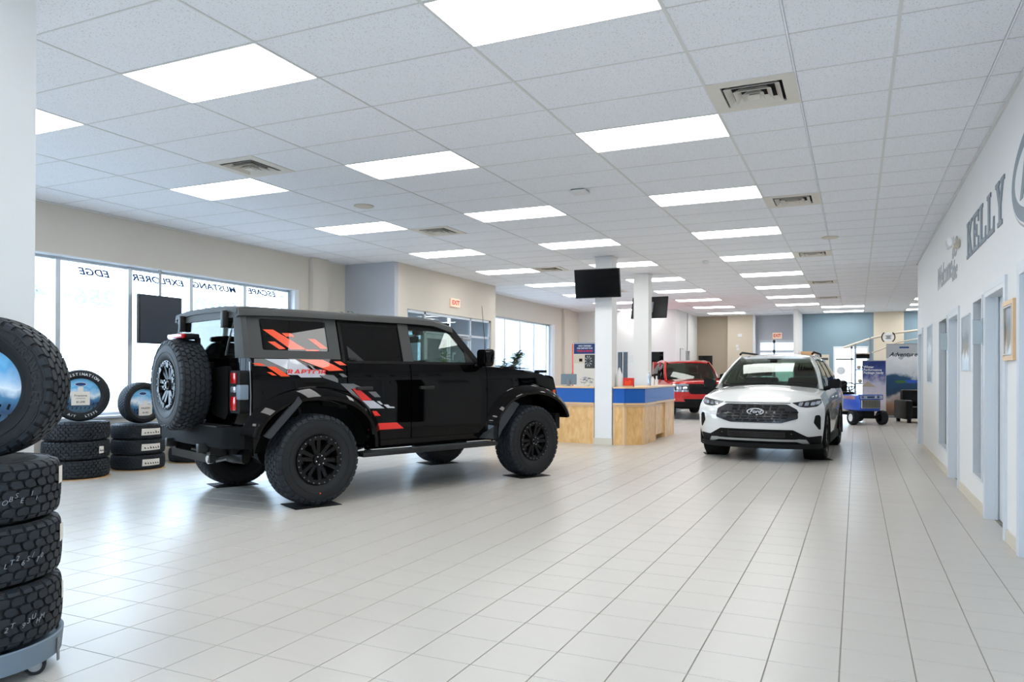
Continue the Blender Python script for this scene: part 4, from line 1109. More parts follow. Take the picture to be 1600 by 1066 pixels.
q = MB(); PL = [(-.045-.38*(i/12)**3.4, .90*i/12) for i in range(13)]; q.prism([(x, -y) for x, y in PL[::-1]]+PL[1:]+[(-.60, .90), (-.60, -.90)], .205, .275); q.build('front_lip', 'soft_black', es, 40)
FE = lambda off=0: front_fn(bvE, off)
X1 = (1, 0, 0)
def fpan(poly, off, th, nm, mt, par=es, r=.02, step=.05): return MB().panel(rpoly(poly, r, 3), FE(off), X1, th, step).build(nm, mt, par, 40)
gr = fpan([(-.44, .868), (.44, .868), (.585, .79), (.60, .66), (.37, .592), (-.37, .592), (-.60, .66), (-.585, .79)], .014, .03, 'grille', 'lamp_dark')
bars = MB(); rng = random.Random(5)
for r in range(6):
    z = .615+r*.042; half = .36+.22*math.sin(min(1, (r+.6)/4)*PI/2) if r < 4 else .56-.08*(r-3)
    n = int(half*2/.115)
    for k in range(n):
        y = -half+(k+(.5 if r % 2 else .1))*.115
        if abs(y) > half-.05: continue
        bars.panel([(y, z), (y+.085, z), (y+.085, z+.026), (y, z+.026)], FE(.024), X1, .012, .1)
bars.build('grille_bar', 'dark_metal', gr, kind='stuff')
low = fpan([(-.90, .40), (-.72, .385), (-.53, .492), (.53, .492), (.72, .385), (.90, .40), (.885, .266), (-.885, .266)], .006, .02, 'lower_bumper', 'soft_black')
fpan([(-.42, .452), (.42, .452), (.42, .368), (-.42, .368)], .012, .01, 'lower_intake', 'lamp_dark', low)
q = MB()
for k in range(3): q.panel([(-.40, .38+k*.024), (-.02, .38+k*.024), (-.02, .388+k*.024), (-.40, .388+k*.024)], FE(.016), X1, .008, .1); q.panel([(.05, .38+k*.024), (.40, .38+k*.024), (.40, .388+k*.024), (.05, .388+k*.024)], FE(.016), X1, .008, .1)
q.build('intake_slat', 'dark_metal', low, kind='stuff')
fpan([(-.745, .272), (-.70, .345), (-.60, .352), (-.56, .345), (.56, .345), (.60, .352), (.70, .345), (.745, .272), (.64, .285), (.57, .312), (-.57, .312), (-.64, .285)], .022, .02, 'skid_plate', 'skid_silver', es, .008)
for s in (-1, 1):
    hl = [(.50, .892), (.60, .838), (.70, .822), (.835, .835), (.888, .885), (.892, .945), (.83, .948), (.68, .918)]
    o = fpan([(s*a, b) for a, b in (hl if s > 0 else hl[::-1])], .005, .02, 'headlight', 'lamp_dark', es, .015)
    for a, b, mt in ((.62, .872, 'lamp_clear'), (.70, .872, 'lamp_clear'), (.78, .878, 'lamp_clear'), (.845, .892, 'lamp_clear')):
        P = [(a-.030, b-.026), (a+.024, b-.022), (a+.034, b+.030), (a-.020, b+.024)]
        P = [(s*p, q_) for p, q_ in (P if s > 0 else P[::-1])]
        fpan(P, .014, .01, 'lens', mt, o, .006)
    fg = [(.80, .60), (.822, .71), (.875, .715), (.89, .68), (.888, .50), (.868, .49)]
    fpan([(s*a, b) for a, b in (fg if s > 0 else fg[::-1])], .004, .02, 'air_vent', 'soft_black', es, .015)
    fpan([(s*a, .43+c) for a, c in ((.50, -.006), (.512, -.006), (.512, .008), (.50, .008))][::s], .02, .01, 'parking_sensor', 'steel', es, .002)
def oval(a, b, n=32): return [(a*math.cos(2*PI*i/n), b*math.sin(2*PI*i/n)) for i in range(n)]
em = MB().prism_x([(p, .755+q_) for p, q_ in oval(.125, .052)], .0, .030).build('emblem', 'white_metal', es, 40)
em.location.x = FE()(0, .755)[0]+.012
MB().prism_x([(p, .755+q_) for p, q_ in oval(.108, .040)], .03, .033).build('emblem_field', 'lamp_dark', em)
MB().text('Ford', .075, frame((.035, 0, .757), (0, 1, 0), (0, 0, 1)), ext=.001, shear=.35, bold=.02, sx=1.15).build('lettering', 'white_metal', em)
# hood seam
q = MB(); q.tube([Vector(FE(.003)(y, .885-.012*(y/.5)**2*0))  for y in [-.48+.06*i for i in range(17)]], .006, 6); q.build('hood_seam', 'soft_black', es)
Y_, sf, Zf = greenhouse(es, 'white_paint', -1.10, -1.90, 1.13, 1.61, .825, .61, -4.42, -3.95, 1.58, 'glass_escape', None,
    [[(-1.75, 1.09), (-2.60, 1.10), (-2.60, 1.55), (-2.20, 1.57)], [(-2.68, 1.10), (-3.45, 1.11), (-3.42, 1.54), (-2.68, 1.55)], [(-3.52, 1.12), (-4.05, 1.20), (-3.85, 1.50), (-3.50, 1.53)]])
both(lambda mb: (mb.panel([(-2.60, 1.07), (-2.68, 1.07), (-2.68, 1.58), (-2.60, 1.58)], sf(), NR, .03, .1), mb.panel([(-3.44, 1.08), (-3.52, 1.08), (-3.50, 1.58), (-3.42, 1.58)], sf(), NR, .03, .1), mb.panel([(-1.2, 1.045), (-4.2, 1.06), (-4.2, 1.12), (-1.65, 1.09)], sf(.004), NR, .04, .1)), 'window_trim', 'soft_black', es)
both(lambda mb: mb.panel([(-4.05, 1.08), (-4.40, 1.08), (-4.0, 1.60), (-3.83, 1.60)], sf(.002), NR, .05, .1), 'rear_pillar', 'white_paint', es, 40)
MB().panel([(-.70, 1.10), (.70, 1.10), (.58, 1.56), (-.58, 1.56)], lambda y, z: (-4.44+(z-1.08)*.9, y, z), (-1, 0, 0), .006, .2).build('rear_window', 'glass_escape', es)
both(lambda mb: mb.tube([(-2.0, -.60, 1.665), (-2.2, -.605, 1.70), (-3.6, -.58, 1.70), (-3.8, -.57, 1.66)], .018, 8), 'roof_rail', 'soft_black', es, 50)
MB().panel(rpoly([(-.74, 1.065), (.74, 1.065), (.74, 1.10), (-.74, 1.10)], .01), lambda y, z: (-1.085-.10*(y/.8)**2-(z-1.07)*1.2, y, z+.052), (1, 0, .3), .02, .1).build('cowl', 'soft_black', es)
both(lambda mb: mb.tube([(-1.06, -.6+.0, 1.155), (-1.13, -.02, 1.17)], .009, 6), 'wiper', 'soft_black', es)
q = MB()
for x in (-2.45, -3.3):
    for y in (-.38, .38): q.box(x-.1, x+.40, y-.25, y+.25, .55, .75, .05); q.box(x-.12, x+.0, y-.24, y+.24, .72, 1.26, .05); q.box(x-.10, x-.02, y-.13, y+.13, 1.28, 1.46, .04)
q.build('seats', 'interior', es, 40)
MB().box(-2.0, -1.30, -.74, .74, .85, 1.12, .05).build('dashboard', 'interior_grey', es, 40)
q = MB(); q.tube([(-1.98+.06*math.sin(a), .38+.185*math.cos(a), 1.02+.17*math.sin(a)) for a in [k*PI/10 for k in range(20)]], .015, 8, closed=True); q.box(-2.0, -1.97, .22, .54, 1.0, 1.05); q.build('steering_wheel', 'interior', es, 50)
q = MB(); q.box(-1.86, -1.83, -.12, .12, 1.47, 1.53, .012); q.cyl((-1.84, 0, 1.5), (-1.80, 0, 1.56), .01); q.box(-1.84, -1.76, -.06, .06, 1.53, 1.58, .02); q.build('rear_view_mirror', 'interior', es, 40)
def emir(mb):
    mb.tube([(-1.42, -.82, 1.08), (-1.42, -.93, 1.11)], .035, 10)
    mb.loft([[(-1.48+x, y, z) for (y, z) in rpoly([(-1.10-e, 1.10), (-.91, 1.09), (-.90, 1.22), (-1.09, 1.245-e)], .05)] for x, e in ((0, 0), (.04, .01), (.12, 0), (.16, -.02))])
both(emir, 'side_mirror', 'soft_black', es, 50)
for x0, x1 in ((-1.45, -2.55), (-2.62, -3.35)):
    both(lambda mb: [mb.box(x1+.10, x1+.30, -.965, -.945, .93, .96, .008)], 'door_handle', 'white_paint', es, 40)
both(lambda mb: mb.panel(rpoly([(-4.22, .84), (-4.0, .90), (-4.0, 1.0), (-4.22, 1.0)], .02), side_fn(bvE, .004), NR, .01, .1), 'taillight', 'tail_red', es)
both(lambda mb: (mb.panel([(-1.50, .36), (-1.506, .36), (-1.506, 1.03), (-1.50, 1.03)], side_fn(bvE, .0015), NR, .004, .1), mb.panel([(-2.60, .36), (-2.606, .36), (-2.606, 1.03), (-2.60, 1.03)], side_fn(bvE, .0015), NR, .004, .1)), 'door_seam', 'soft_black', es)
q = 0
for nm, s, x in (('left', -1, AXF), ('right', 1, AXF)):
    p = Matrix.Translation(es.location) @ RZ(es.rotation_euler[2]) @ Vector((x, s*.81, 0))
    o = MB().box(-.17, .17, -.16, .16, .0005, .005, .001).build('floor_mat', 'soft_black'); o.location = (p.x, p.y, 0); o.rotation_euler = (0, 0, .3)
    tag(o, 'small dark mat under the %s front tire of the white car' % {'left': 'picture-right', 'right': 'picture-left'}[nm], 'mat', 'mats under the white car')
es.location.z = .005
# ------------------------------------------------------------------ red pickup
rd = thing('pickup_truck', 'red pickup truck half hidden behind the counter and the white car', 'car', (-3.95, 21.3, 0), math.atan2(-.89, .45))
zt2 = lambda x: interp([(-5, 1.16), (-1.3, 1.12), (-1.0, 1.12), (-.2, 1.08), (0, 1.05)], x)
hull = make_hull(5.0, lambda s: .90+.02*math.sin(s*PI)-.03*max(0, s-.8)/.2, lambda s: -.06+.06*math.sin(min(1, s/.4)*PI/2)-.05*max(0, (s-.7)/.3)**2, lambda x: .36, zt2, lambda x: .05 if x > -1.2 else 0, .22, 5, -4.8)
ob = hull.build('body', 'red_paint', rd, 35); fix_normals(ob.data); bvR = caster(ob.data)
cut = []
for x in (-.88, -3.95):
    for s in (-1, 1): cut.append(MB().cyl((x, s*.58, .37), (x, s*1.2, .37), .41, n=32).build('cut', 'soft_black', rd))
booleans(ob, cut); ob.data.polygons.foreach_set('use_smooth', [True]*len(ob.data.polygons)); ob.data.set_sharp_from_angle(angle=R_(35))
for x in (-.88, -3.95):
    for s in (-1, 1): car_wheel(rd, x, s, .36, .235, .225, .80)
MB().box(-4.7, -.35, -.58, .58, .30, .55).build('underbody', 'soft_black', rd)
FR = lambda off=0: front_fn(bvR, off)
def rp(poly, off, th, nm, mt, par=rd, r=.02): return MB().panel(rpoly(poly, r, 3), FR(off), X1, th, .07).build(nm, mt, par, 40)
rp([(-.44, 1.03), (.44, 1.03), (.44, .80), (.40, .74), (-.40, .74), (-.44, .80)], .006, .02, 'grille', 'soft_black')
q = MB(); q.panel([(-.43, .885), (.43, .885), (.43, .925), (-.43, .925)], FR(.012), X1, .01, .1); q.build('grille_bar', 'dark_metal', rd)
MB().prism_x([(p, .905+q_) for p, q_ in oval(.11, .045)], -.02, .01).build('emblem', 'dark_metal', rd)
rp([(-.90, .52), (.90, .52), (.86, .36), (-.86, .36)], .012, .03, 'lower_bumper', 'soft_black')
rp([(-.60, .60), (.60, .60), (.55, .52), (-.55, .52)], .008, .02, 'air_dam', 'soft_black')
for s in (-1, 1):
    P = [(.44, .80), (.885, .80), (.885, 1.03), (.44, 1.03)]
    o = rp([(s*a, b) for a, b in P][::s], .008, .02, 'headlight', 'lamp_dark')
    for P in ([(.46, .98), (.87, .98), (.87, 1.02), (.46, 1.02)], [(.46, .81), (.87, .81), (.87, .85), (.46, .85)], [(.83, .85), (.87, .85), (.87, .98), (.83, .98)], [(.50, .87), (.62, .87), (.62, .96), (.50, .96)], [(.66, .87), (.78, .87), (.78, .96), (.66, .96)]):
        rp([(s*a, b) for a, b in P][::s], .016, .01, 'lens', 'lamp_clear', o, .005)
greenhouse(rd, 'red_paint', -1.20, -1.78, 1.14, 1.68, .82, .70, -3.3, -3.2, 1.68, 'glass_escape', None, [[(-1.75, 1.17), (-2.35, 1.17), (-2.35, 1.64), (-2.05, 1.64)], [(-2.43, 1.17), (-3.15, 1.17), (-3.12, 1.64), (-2.43, 1.64)]])
MB().panel([(-.76, 1.16), (.76, 1.16), (.66, 1.66), (-.66, 1.66)], lambda y, z: (-3.28+(z-1.16)*.12, y, z), (-1, 0, 0), .006, .2).build('rear_window', 'glass_escape', rd)
both(lambda mb: (mb.prism_y([(-3.10, 1.12), (-3.36, 1.12), (-3.24, 1.70), (-3.10, 1.70)], -.78, -.70), mb.prism_y([(-2.34, 1.12), (-2.44, 1.12), (-2.44, 1.68), (-2.34, 1.68)], -.76, -.70)), 'rear_pillar', 'red_paint', rd)
q = MB()
for x in (-2.5,):
    for y in (-.38, .38): q.box(x-.12, x+.0, y-.24, y+.24, .72, 1.33, .05); q.box(x-.10, x-.02, y-.13, y+.13, 1.35, 1.52, .04)
q.box(-1.9, -1.35, -.74, .74, .95, 1.14, .04); q.build('seats', 'interior', rd, 40)
both(lambda mb: (mb.tube([(-1.5, -.84, 1.16), (-1.5, -.95, 1.19)], .03, 8), mb.loft([[(-1.56+x, y, z) for (y, z) in rpoly([(-1.14, 1.14), (-.93, 1.14), (-.93, 1.32), (-1.14, 1.32)], .05)] for x in (0, .12)])), 'side_mirror', 'soft_black', rd, 50)
# ------------------------------------------------------------------ garden tractor
tr_ = thing('garden_tractor', 'blue and white vintage garden tractor with ribbed grille in front of the banners', 'tractor', (.27, 21.33, 0), math.atan2(-.87, .50))
q = MB(); q.box(-.75, .14, -.29, .29, .36, .78, .05); 
q.build('hood', 'tractor_blue', tr_, 40)
MB().box(.10, .18, -.33, .33, .66, .80, .02).build('hood_band', 'tractor_blue', tr_, 40)
MB().box(.175, .19, -.30, .30, .685, .775, .005).build('band_panel', 'lamp_clear', tr_)
q = MB()
for y, w_ in ((-.24, .03), (-.02, .10), (.18, .03)): q.box(.19, .195, y-w_, y+w_, .705, .755)
q.build('band_mark', 'navy_ink', tr_, kind='stuff')
g = MB().box(.13, .165, -.25, .25, .44, .655, .008).build('grille', 'tractor_white', tr_)
q = MB()
for k in range(16): q.box(.165, .175, -.24+k*.031, -.225+k*.031, .45, .645)
q.build('grille_slot', 'interior_grey', g, kind='stuff')
both(lambda mb: mb.box(-.72, -.08, -.302, -.29, .66, .75, .004), 'hood_stripe', 'lamp_clear', tr_)
q = MB(); q.box(-1.5, .05, -.16, .16, .22, .40); q.box(-.06, .06, -.36, .36, .17, .24); q.box(-1.0, -.75, -.25, .25, .40, .72, .03); q.build('chassis', 'soft_black', tr_)
both(lambda mb: mb.prism_y([(-1.62, .62), (-1.45, .72), (-1.0, .72), (-.92, .40), (-.55, .36), (-.55, .33), (-1.0, .33), (-1.25, .60)], -.52, -.20), 'fender', 'tractor_white', tr_)
MB().prism_y([(-1.6, .60), (-1.6, .70), (-.95, .70), (-.95, .60)], -.30, .30).build('seat_deck', 'tractor_white', tr_)
q = MB(); q.box(-1.40, -1.0, -.23, .23, .74, .84, .04); q.box(-1.46, -1.36, -.23, .23, .80, 1.14, .05); q.build('seat', 'vinyl_black', tr_, 40)
q = MB(); q.cyl((-.80, 0, .70), (-.92, 0, .97), .02); q.tube([(-.92+.06*math.sin(a), .18*math.cos(a), .98+.06*math.sin(a)*1.8) for a in [k*PI/10 for k in range(20)]], .014, 8, closed=True); q.box(-.93, -.91, -.17, .17, .965, .99); q.build('steering_wheel', 'soft_black', tr_, 50)
for k, (x, y, R, W) in enumerate(((0, -.40, .19, .16), (0, .40, .19, .16), (-1.22, -.40, .28, .22), (-1.22, .40, .28, .22))):
    s = -1 if y < 0 else 1
    o = tire(R, W, R*.5, None, None, (x, y, R), (0, 0, 0 if s < 0 else PI), tr_, rows=3, N=22, style=1, name='wheel')
    MB().lathe([(0, -W*.30), (R*.3, -W*.30), (R*.34, -W*.44), (R*.52, -W*.46), (R*.52, -W*.3)], 24, axis='Y').build('hub', 'white_plastic', o, 40)
# ------------------------------------------------------------------ tire displays
def sticker(parent, R, z, a, w_, h_, mk=True):
    # paper band label wrapped on the tread of a tire lying flat; a = world angle
    mb = MB(); fn = lambda s, t: ((R+.004)*math.cos(a+s/R), t, (R+.004)*math.sin(a+s/R))
    nrm = (math.cos(a), 0, math.sin(a))
    mb.panel([(-w_/2, z-h_/2), (w_/2, z-h_/2*1.1), (w_/2*.96, z+h_/2), (-w_/2, z+h_/2*.95)], fn, nrm, .002, .03)
    o = mb.build('paper_label', 'paper', parent)
    if mk:
        q = MB(); rg = random.Random(int(a*100))
        for k in range(6):
            s = -w_*.42+k*w_*.14
            q.panel([(s, z-h_*.25), (s+w_*.08, z-h_*.25), (s+w_*.08, z-h_*.25+h_*rg.uniform(.1, .5)), (s, z-h_*.2+.004)], lambda p, t: ((R+.0055)*math.cos(a+p/R), t, (R+.0055)*math.sin(a+p/R)), nrm, .001, .05)
        q.build('label_print', 'black_ink', o, kind='stuff')
    return o
# A flat tire: rotated +90 about X, so mesh Y axis -> world Z up ; mesh (x,z) -> world (x,-z).. angle flips sign
def flat(R, W, rim, x, y, z, spin, label, group, rows, N, style):
    return tire(R, W, rim, label, group, (x, y, z+W/2), (PI/2, 0, spin), None, rows, N, style)
# near stack on a dolly
cx, cy, Rn, Wn = -3.585, 1.955, .375, .262
nl = ['lowest tire on the grey wheeled dolly at the left edge', 'middle tire of the three stacked on the grey dolly', 'top lying tire on the grey dolly, under the upright one']
for k in range(3):
    dx = (.0, -.012, -.03)[k]
    o = flat(Rn, Wn-.008, .21, cx+dx, cy-dx*.3, .155+k*Wn, .2+k*.7, nl[k], 'chunky tires stacked on the dolly', 5, 38, 0)
    inv = o.matrix_basis.inverted()
    A = math.radians(47)   # world angle of label (towards right of camera view)
    al = -(A)-(-(.2+k*.7))
    sticker(o, Rn, .05, -(A-(.2+k*.7)), .07 if k else .03, .075, False)
    q = MB(); txt = ['2T 93UHM', 'LT265/70', 'OBSE 11'][k]
    Aw = math.radians(8); 
    for i, ch in enumerate(txt):
        if ch == ' ': continue
        th = -((Aw+(i-4)*.062)-(.2+k*.7)); p = Vector((math.cos(th)*(Rn+.0005), -.03+.012*(i % 3), math.sin(th)*(Rn+.0005))); n_ = Vector((math.cos(th), 0, math.sin(th))); up = Vector((0, 1, 0)); rt = up.cross(n_)
        M = Matrix(((rt.x, up.x, n_.x, p.x), (rt.y, up.y, n_.y, p.y), (rt.z, up.z, n_.z, p.z), (0, 0, 0, 1)))
        q.text(ch, .030, M, ext=.0004, shear=.3)
    q.build('chalk_mark', 'chalk', o, kind='stuff')
dl = thing('tire_dolly', 'round grey plastic dolly on casters under the near tire stack', 'dolly', (cx, cy, 0))
q = MB(); q.lathe([(0, .10), (.33, .10), (.362, .06), (.372, .06), (.380, .15), (.374, .155), (.36, .15), (.35, .125), (0, .125)], 56); q.build('deck', 'grey_plastic', dl, 40)
q = MB()
for k in range(4):
    a = k*PI/2-.15; M = RZ(a); q.box(.20, .352, -.13, .13, .062, .10, .01, M)
q.build('rim_block', 'grey_plastic', dl, 40)
for k in range(4):
    a = .42+k*PI/2; M = T(.33*math.cos(a), .31*math.sin(a), 0) @ RZ(a+.5)
    q = MB(); q.cyl((0, -.014, .042), (0, .014, .042), .042, n=24, M=M); c = q.build('caster_wheel', 'rubber', dl, 40)
    q = MB(); q.cyl((0, -.016, .042), (0, .016, .042), .027, n=20, M=M); q.box(-.03, .02, -.026, -.02, .035, .10, M=M); q.box(-.03, .02, .02, .026, .035, .10, M=M); q.box(-.04, .03, -.028, .028, .092, .102, M=M); q.build('caster_fork', 'steel', c, 40)
MB().box(.378, .386, -.008, .008, .03, .13, .002, RZ(.62)).build('dolly_clip', 'steel', dl)
# upright tires with a printed disc and a price card
picture('print_lake', (150, 205, 235), (30, 60, 90), 'Z', -.2, .2, 9, [(.05, (20, 30, 40)), (.3, (60, 96, 120)), (.42, (24, 60, 96)), (.6, (70, 130, 170)), (.72, (232, 240, 246)), (.95, (96, 176, 226)), (1.1, (120, 196, 240))])
def upright(R, W, rim, x, y, z, face, label, group, rows, N, style, card, word, white=False, arc=None, name='tire'):
    # face: world angle the printed side looks towards; mesh -Y is the printed side
    o = tire(R, W, rim, label, group, (x, y, z+R-.004), (0, 0, face+PI/2), None, rows, N, style)
    d = thing('display_disc', 'round printed lake scene card inside the upright tire %s' % card, 'display card', (x, y, z+R-.004), face+PI/2, 'printed discs inside the tires')
    MB().prism_y(oval(rim+.018, rim+.018, 40), -W*.22, -W*.20).build('disc', 'print_lake', d)
    q = MB().prism_y([(p, .66*rim+q_) for p, q_ in oval(.30*rim, .12*rim)], -W*.225, -W*.22).build('badge', 'white_ink', d)
    MB().prism_y([(p, .66*rim+q_) for p, q_ in oval(.27*rim, .095*rim)], -W*.228, -W*.225).build('badge_field', 'navy_ink', q)
    q2 = MB(); 
    for r_ in range(2): 
        for k in range(9): q2.tube([(-rim*.85+k*rim*.21, -W*.222, -rim*(.55+r_*.25)), (-rim*.80+k*rim*.21, -W*.222, -rim*(.42+r_*.25))], .006, 4)
    q2.build('printed_tread', 'soft_black', d, kind='stuff')
    t = thing('price_card', 'white price card hung in the upright tire %s' % card, 'card', (x, y, z+R-.004), face+PI/2, 'white price cards')
    cw, ch, cz, cx_ = word['w'], word['h'], word['z'], word.get('x', 0)
    MB().prism_y([(cx_-cw, cz-ch), (cx_+cw, cz-ch), (cx_+cw, cz+ch), (cx_-cw, cz+ch)], -W*.30, -W*.29).build('card', 'paper', t)
    MB().prism_y([(cx_-cw*.3, cz+ch), (cx_+cw*.3, cz+ch), (cx_+cw*.3, cz+ch*1.7), (cx_-cw*.3, cz+ch*1.7)], -W*.30, -W*.29).build('card_tab', 'paper', t)
    for s_, sz, dz in word['t']:
        MB().text(s_, sz, frame((cx_, -W*.303, cz+dz), (1, 0, 0), (0, 0, 1)), ext=.0006, bold=.01).build('lettering', 'black_ink', t)
    if arc:
        for (txt, rr, mid, sz, inw) in arc: arc_text(txt, rr, W/2*1.008, sz, mid, o, 'white_ink' if white else 'rubber_text', -1, inward=inw, ext=.002, bold=.02)
    return o
toC = lambda x, y, d=0: math.atan2(-y, -x)+d
ux, uy_ = -3.60, 1.98
upright(.325, .24, .185, ux-.03, uy_+.09, .155+3*Wn-.006, toC(ux, uy_, -.46), 'large upright tire balanced on the near stack at the left edge', None, 5, 36, 0, 'on the near dolly stack', dict(w=.085, h=.10, z=-.02, x=-.06, t=[]), arc=[('WRANGLER', .262, .28, .052, False), ('ALL-TERRAIN', .262, PI+.2, .03, False)])
# stacks along the window
S1, S2, S3 = (-8.93, 6.15), (-8.97, 7.06), (-8.98, 7.99)
for (sx, sy), R, W, n, nm, ro, NN in ((S1, .375, .232, 3, 'first', 5, 40), (S2, .335, .205, 3, 'second', 5, 46), (S3, .335, .205, 2, 'third', 5, 46)):
    for k in range(n):
        pos = ['lowest', 'middle' if n == 3 else 'upper', 'top'][k]
        st = 0 if R > .36 else 1
        sp_ = .3*k
        o = flat(R, W-.006, .19, sx, sy, .012+k*W, sp_, '%s lying tire in the %s floor stack under the window' % (pos, nm), 'tires lying in floor stacks', ro, NN, st)
        A = math.atan2(-sy, -sx)+(.62 if nm != 'third' else .75)
        th = -(A-sp_)
        if nm == 'first' and k == 1: sticker(o, R, 0, -(A+.18-sp_), .07, .085)
        if nm == 'second': sticker(o, R, 0, th+.12, .26 if k else .24, .085)
        if nm == 'third' and k == 0: sticker(o, R, 0, th+.1, .18, .08)
    b = MB().lathe([(0, .001), (R*1.02, .001), (R*1.02, .010), (0, .010)], 40).build('floor_disc', 'cardboard', loc=(sx, sy, 0)); tag(b, 'thin round base sheet under the %s floor stack of tires' % nm, 'base')
upright(.325, .23, .215, S1[0]+.02, S1[1]+.04, .012+3*.232-.006, toC(*S1, .02), 'upright tire with white letters on the first window stack', None, 5, 40, 0, 'with white letters', dict(w=.10, h=.085, z=-.035, t=[('Firestone', .036, .035), ('DESTINATION', .016, .0), ('$1,698', .034, -.045)]), white=True, arc=[('DESTINATION', .268, PI/2-.1, .045, False), ('A/T   LT275', .262, -PI/2+.1, .04, True)])
upright(.283, .21, .19, S2[0]+.02, S2[1]+.02, .012+3*.205-.006, toC(*S2, .55), 'smaller upright tire turned aside on the second window stack', None, 5, 46, 1, 'on the second stack', dict(w=.095, h=.075, z=-.10, x=.03, t=[('FALKEN', .036, .025), ('$1,425', .03, -.035)]))
# ------------------------------------------------------------------ window lettering and hung screen
def winword(s_, y0, y1, z, h, mat, label, sh=.3, bold=.03, x=XL-.167):
    # outside lettering seen from inside, so mirrored: reads from -x towards +x side
    q = MB(); q.text(s_, 1, Matrix.Identity(4), ext=.001, shear=sh, bold=bold); xs = [v[0] for v in q.v]; ys = [v[1] for v in q.v]
    wd, hh = max(xs)-min(xs), max(ys)-min(ys); mx, my = (max(xs)+min(xs))/2, (max(ys)+min(ys))/2
    r = MB(); Mx = frame((x, (y0+y1)/2, z), (0, -1, 0), (0, 0, 1)) @ Matrix.Diagonal((abs(y1-y0)/wd, h/hh, 1, 1)) @ T(-mx, -my, 0)
    Mx = Matrix.Translation((x, 0, 0)) @ Matrix.Diagonal((-1, 1, 1, 1)) @ Matrix.Translation((-x, 0, 0)) @ Mx
    r.add(q.v, q.f, Mx); o = r.build('window_lettering', mat); tag(o, label, 'sign', 'lettering on the big window'); return o
winword('EDGE', 7.14, 6.66, 2.70, .10, 'navy_ink', 'short navy mirrored word high on the second visible window pane')
winword('EXPLORER', 8.41, 7.50, 2.71, .10, 'navy_ink', 'long navy mirrored word above the dark square screen in the window')
winword('MUSTANG', 9.48, 8.55, 2.72, .10, 'navy_ink', 'navy mirrored word on the pane just right of the dark square screen')
winword('ESCAPE', 10.42, 9.72, 2.74, .10, 'navy_ink', 'small navy mirrored word on the rightmost pane of the big window')
winword('256', 7.22, 6.62, 2.36, .24, 'vinyl_pale', 'large pale mirrored digits 256 on the second visible window pane', 0)
winword('-', 6.58, 6.46, 2.36, .02, 'vinyl_pale', 'pale dash beside the digits 256 on the window', 0)
winword('4821', 6.26, 5.3, 2.36, .24, 'vinyl_pale', 'large pale digits 4821 at the left end of the window', 0)
winword('(709)', 9.5, 8.60, 2.40, .24, 'vinyl_pale', 'large pale area code in brackets on the window above the truck', 0)
tv = thing('monitor', 'dark square screen hung in the window left of the black truck', 'screen', (XL-.02, 7.85, 2.10))
MB().box(-.03, .02, -.375, .375, -.36, .36, .006).build('casing', 'black_plastic', tv, 40); MB().box(.02, .024, -.355, .355, -.34, .34).build('screen', 'tinted_screen', tv)
MB().box(-.02, .0, -.02, .02, .36, .76).build('hanger', 'steel', tv)
# ------------------------------------------------------------------ reception counter
ct = thing('reception_counter', 'birch reception counter with a blue band wrapped around the columns', 'counter', (-3.6, 13.18, 0))
Zc = 1.075
OUT = [(-3.2, 0), (-.30, 0), (0, .27), (0, 1.12)]   # outline, local to (-3.6, 13.18)
def seg(a, b, off=0):
    a, b = Vector(a), Vector(b); d = (b-a).normalized(); n = Vector((d.y, -d.x)); return a+n*off, b+n*off, d, n
def slab(mb, a, b, z0, z1, t0, t1, in0=0, in1=0):
    A, B, d, n = seg(a, b); A = A+d*in0; B = B-d*in1
    P = [A+n*t1, B+n*t1, B+n*t0, A+n*t0]; mb.prism([(p.x, p.y) for p in P], z0, z1)
segs = [((-3.2, 0), (-.89, 0)), ((-.52, 0), (-.30, 0)), ((-.30, 0), (0, .27)), ((0, .27), (0, 1.12))]
for a, b in segs:
    q = MB(); slab(q, a, b, .0, .74, -.04, 0, 0, 0); q.build('panel', 'birch', ct)
    q = MB()
    slab(q, a, b, .0, .74, 0, .010, 0, -(Vector(b)-Vector(a)).length*0+(Vector(b)-Vector(a)).length-.035); slab(q, a, b, .0, .74, 0, .010, (Vector(b)-Vector(a)).length-.035, 0); slab(q, a, b, .70, .74, 0, .010, .035, .035)
    q.build('stile', 'wood_light', ct)
    q = MB(); slab(q, a, b, .74, .775, -.04, .035, 0, 0); q.build('ledge', 'wood_light', ct)
    q = MB(); slab(q, a, b, .775, 1.045, -.04, .012); q.build('band', 'blue_panel', ct)
q = MB(); q.prism([(-.52, .36), (-.52, -.03), (-.285, -.03), (.03, .255), (.03, 1.15), (-.45, 1.15), (-.45, .36)], 1.045, Zc); q.prism([(-3.2, -.03), (-.89, -.03), (-.89, .36), (-3.2, .36)], 1.045, Zc); q.prism([(-.89, .29), (-.52, .29), (-.52, .36), (-.89, .36)], 1.045, Zc); q.build('countertop', 'wood_light', ct)
c2 = thing('reception_desk_unit', 'second birch and blue counter unit with a knee recess behind the first', 'counter', (-3.64, 14.45, 0))
MB().box(-.5, -.02, 0, .80, .10, .72).build('recess_panel', 'birch', c2); MB().box(-.5, .0, 0, .02, .0, .74).build('side_panel', 'wood_light', c2)
MB().box(-.5, .0, .78, 1.60, 0, .735).build('panel', 'birch', c2); q = MB(); q.box(0, .008, .78, .82, 0, .735); q.box(0, .008, 1.56, 1.60, 0, .735); q.build('stile', 'wood_light', c2)
MB().box(-.5, .03, 0, 1.62, .735, .775).build('ledge', 'wood_light', c2); MB().box(-.5, .005, 0, 1.60, .775, 1.045).build('band', 'blue_panel', c2); MB().box(-.5, .035, -.0, 1.63, 1.045, Zc).build('countertop', 'wood_light', c2)
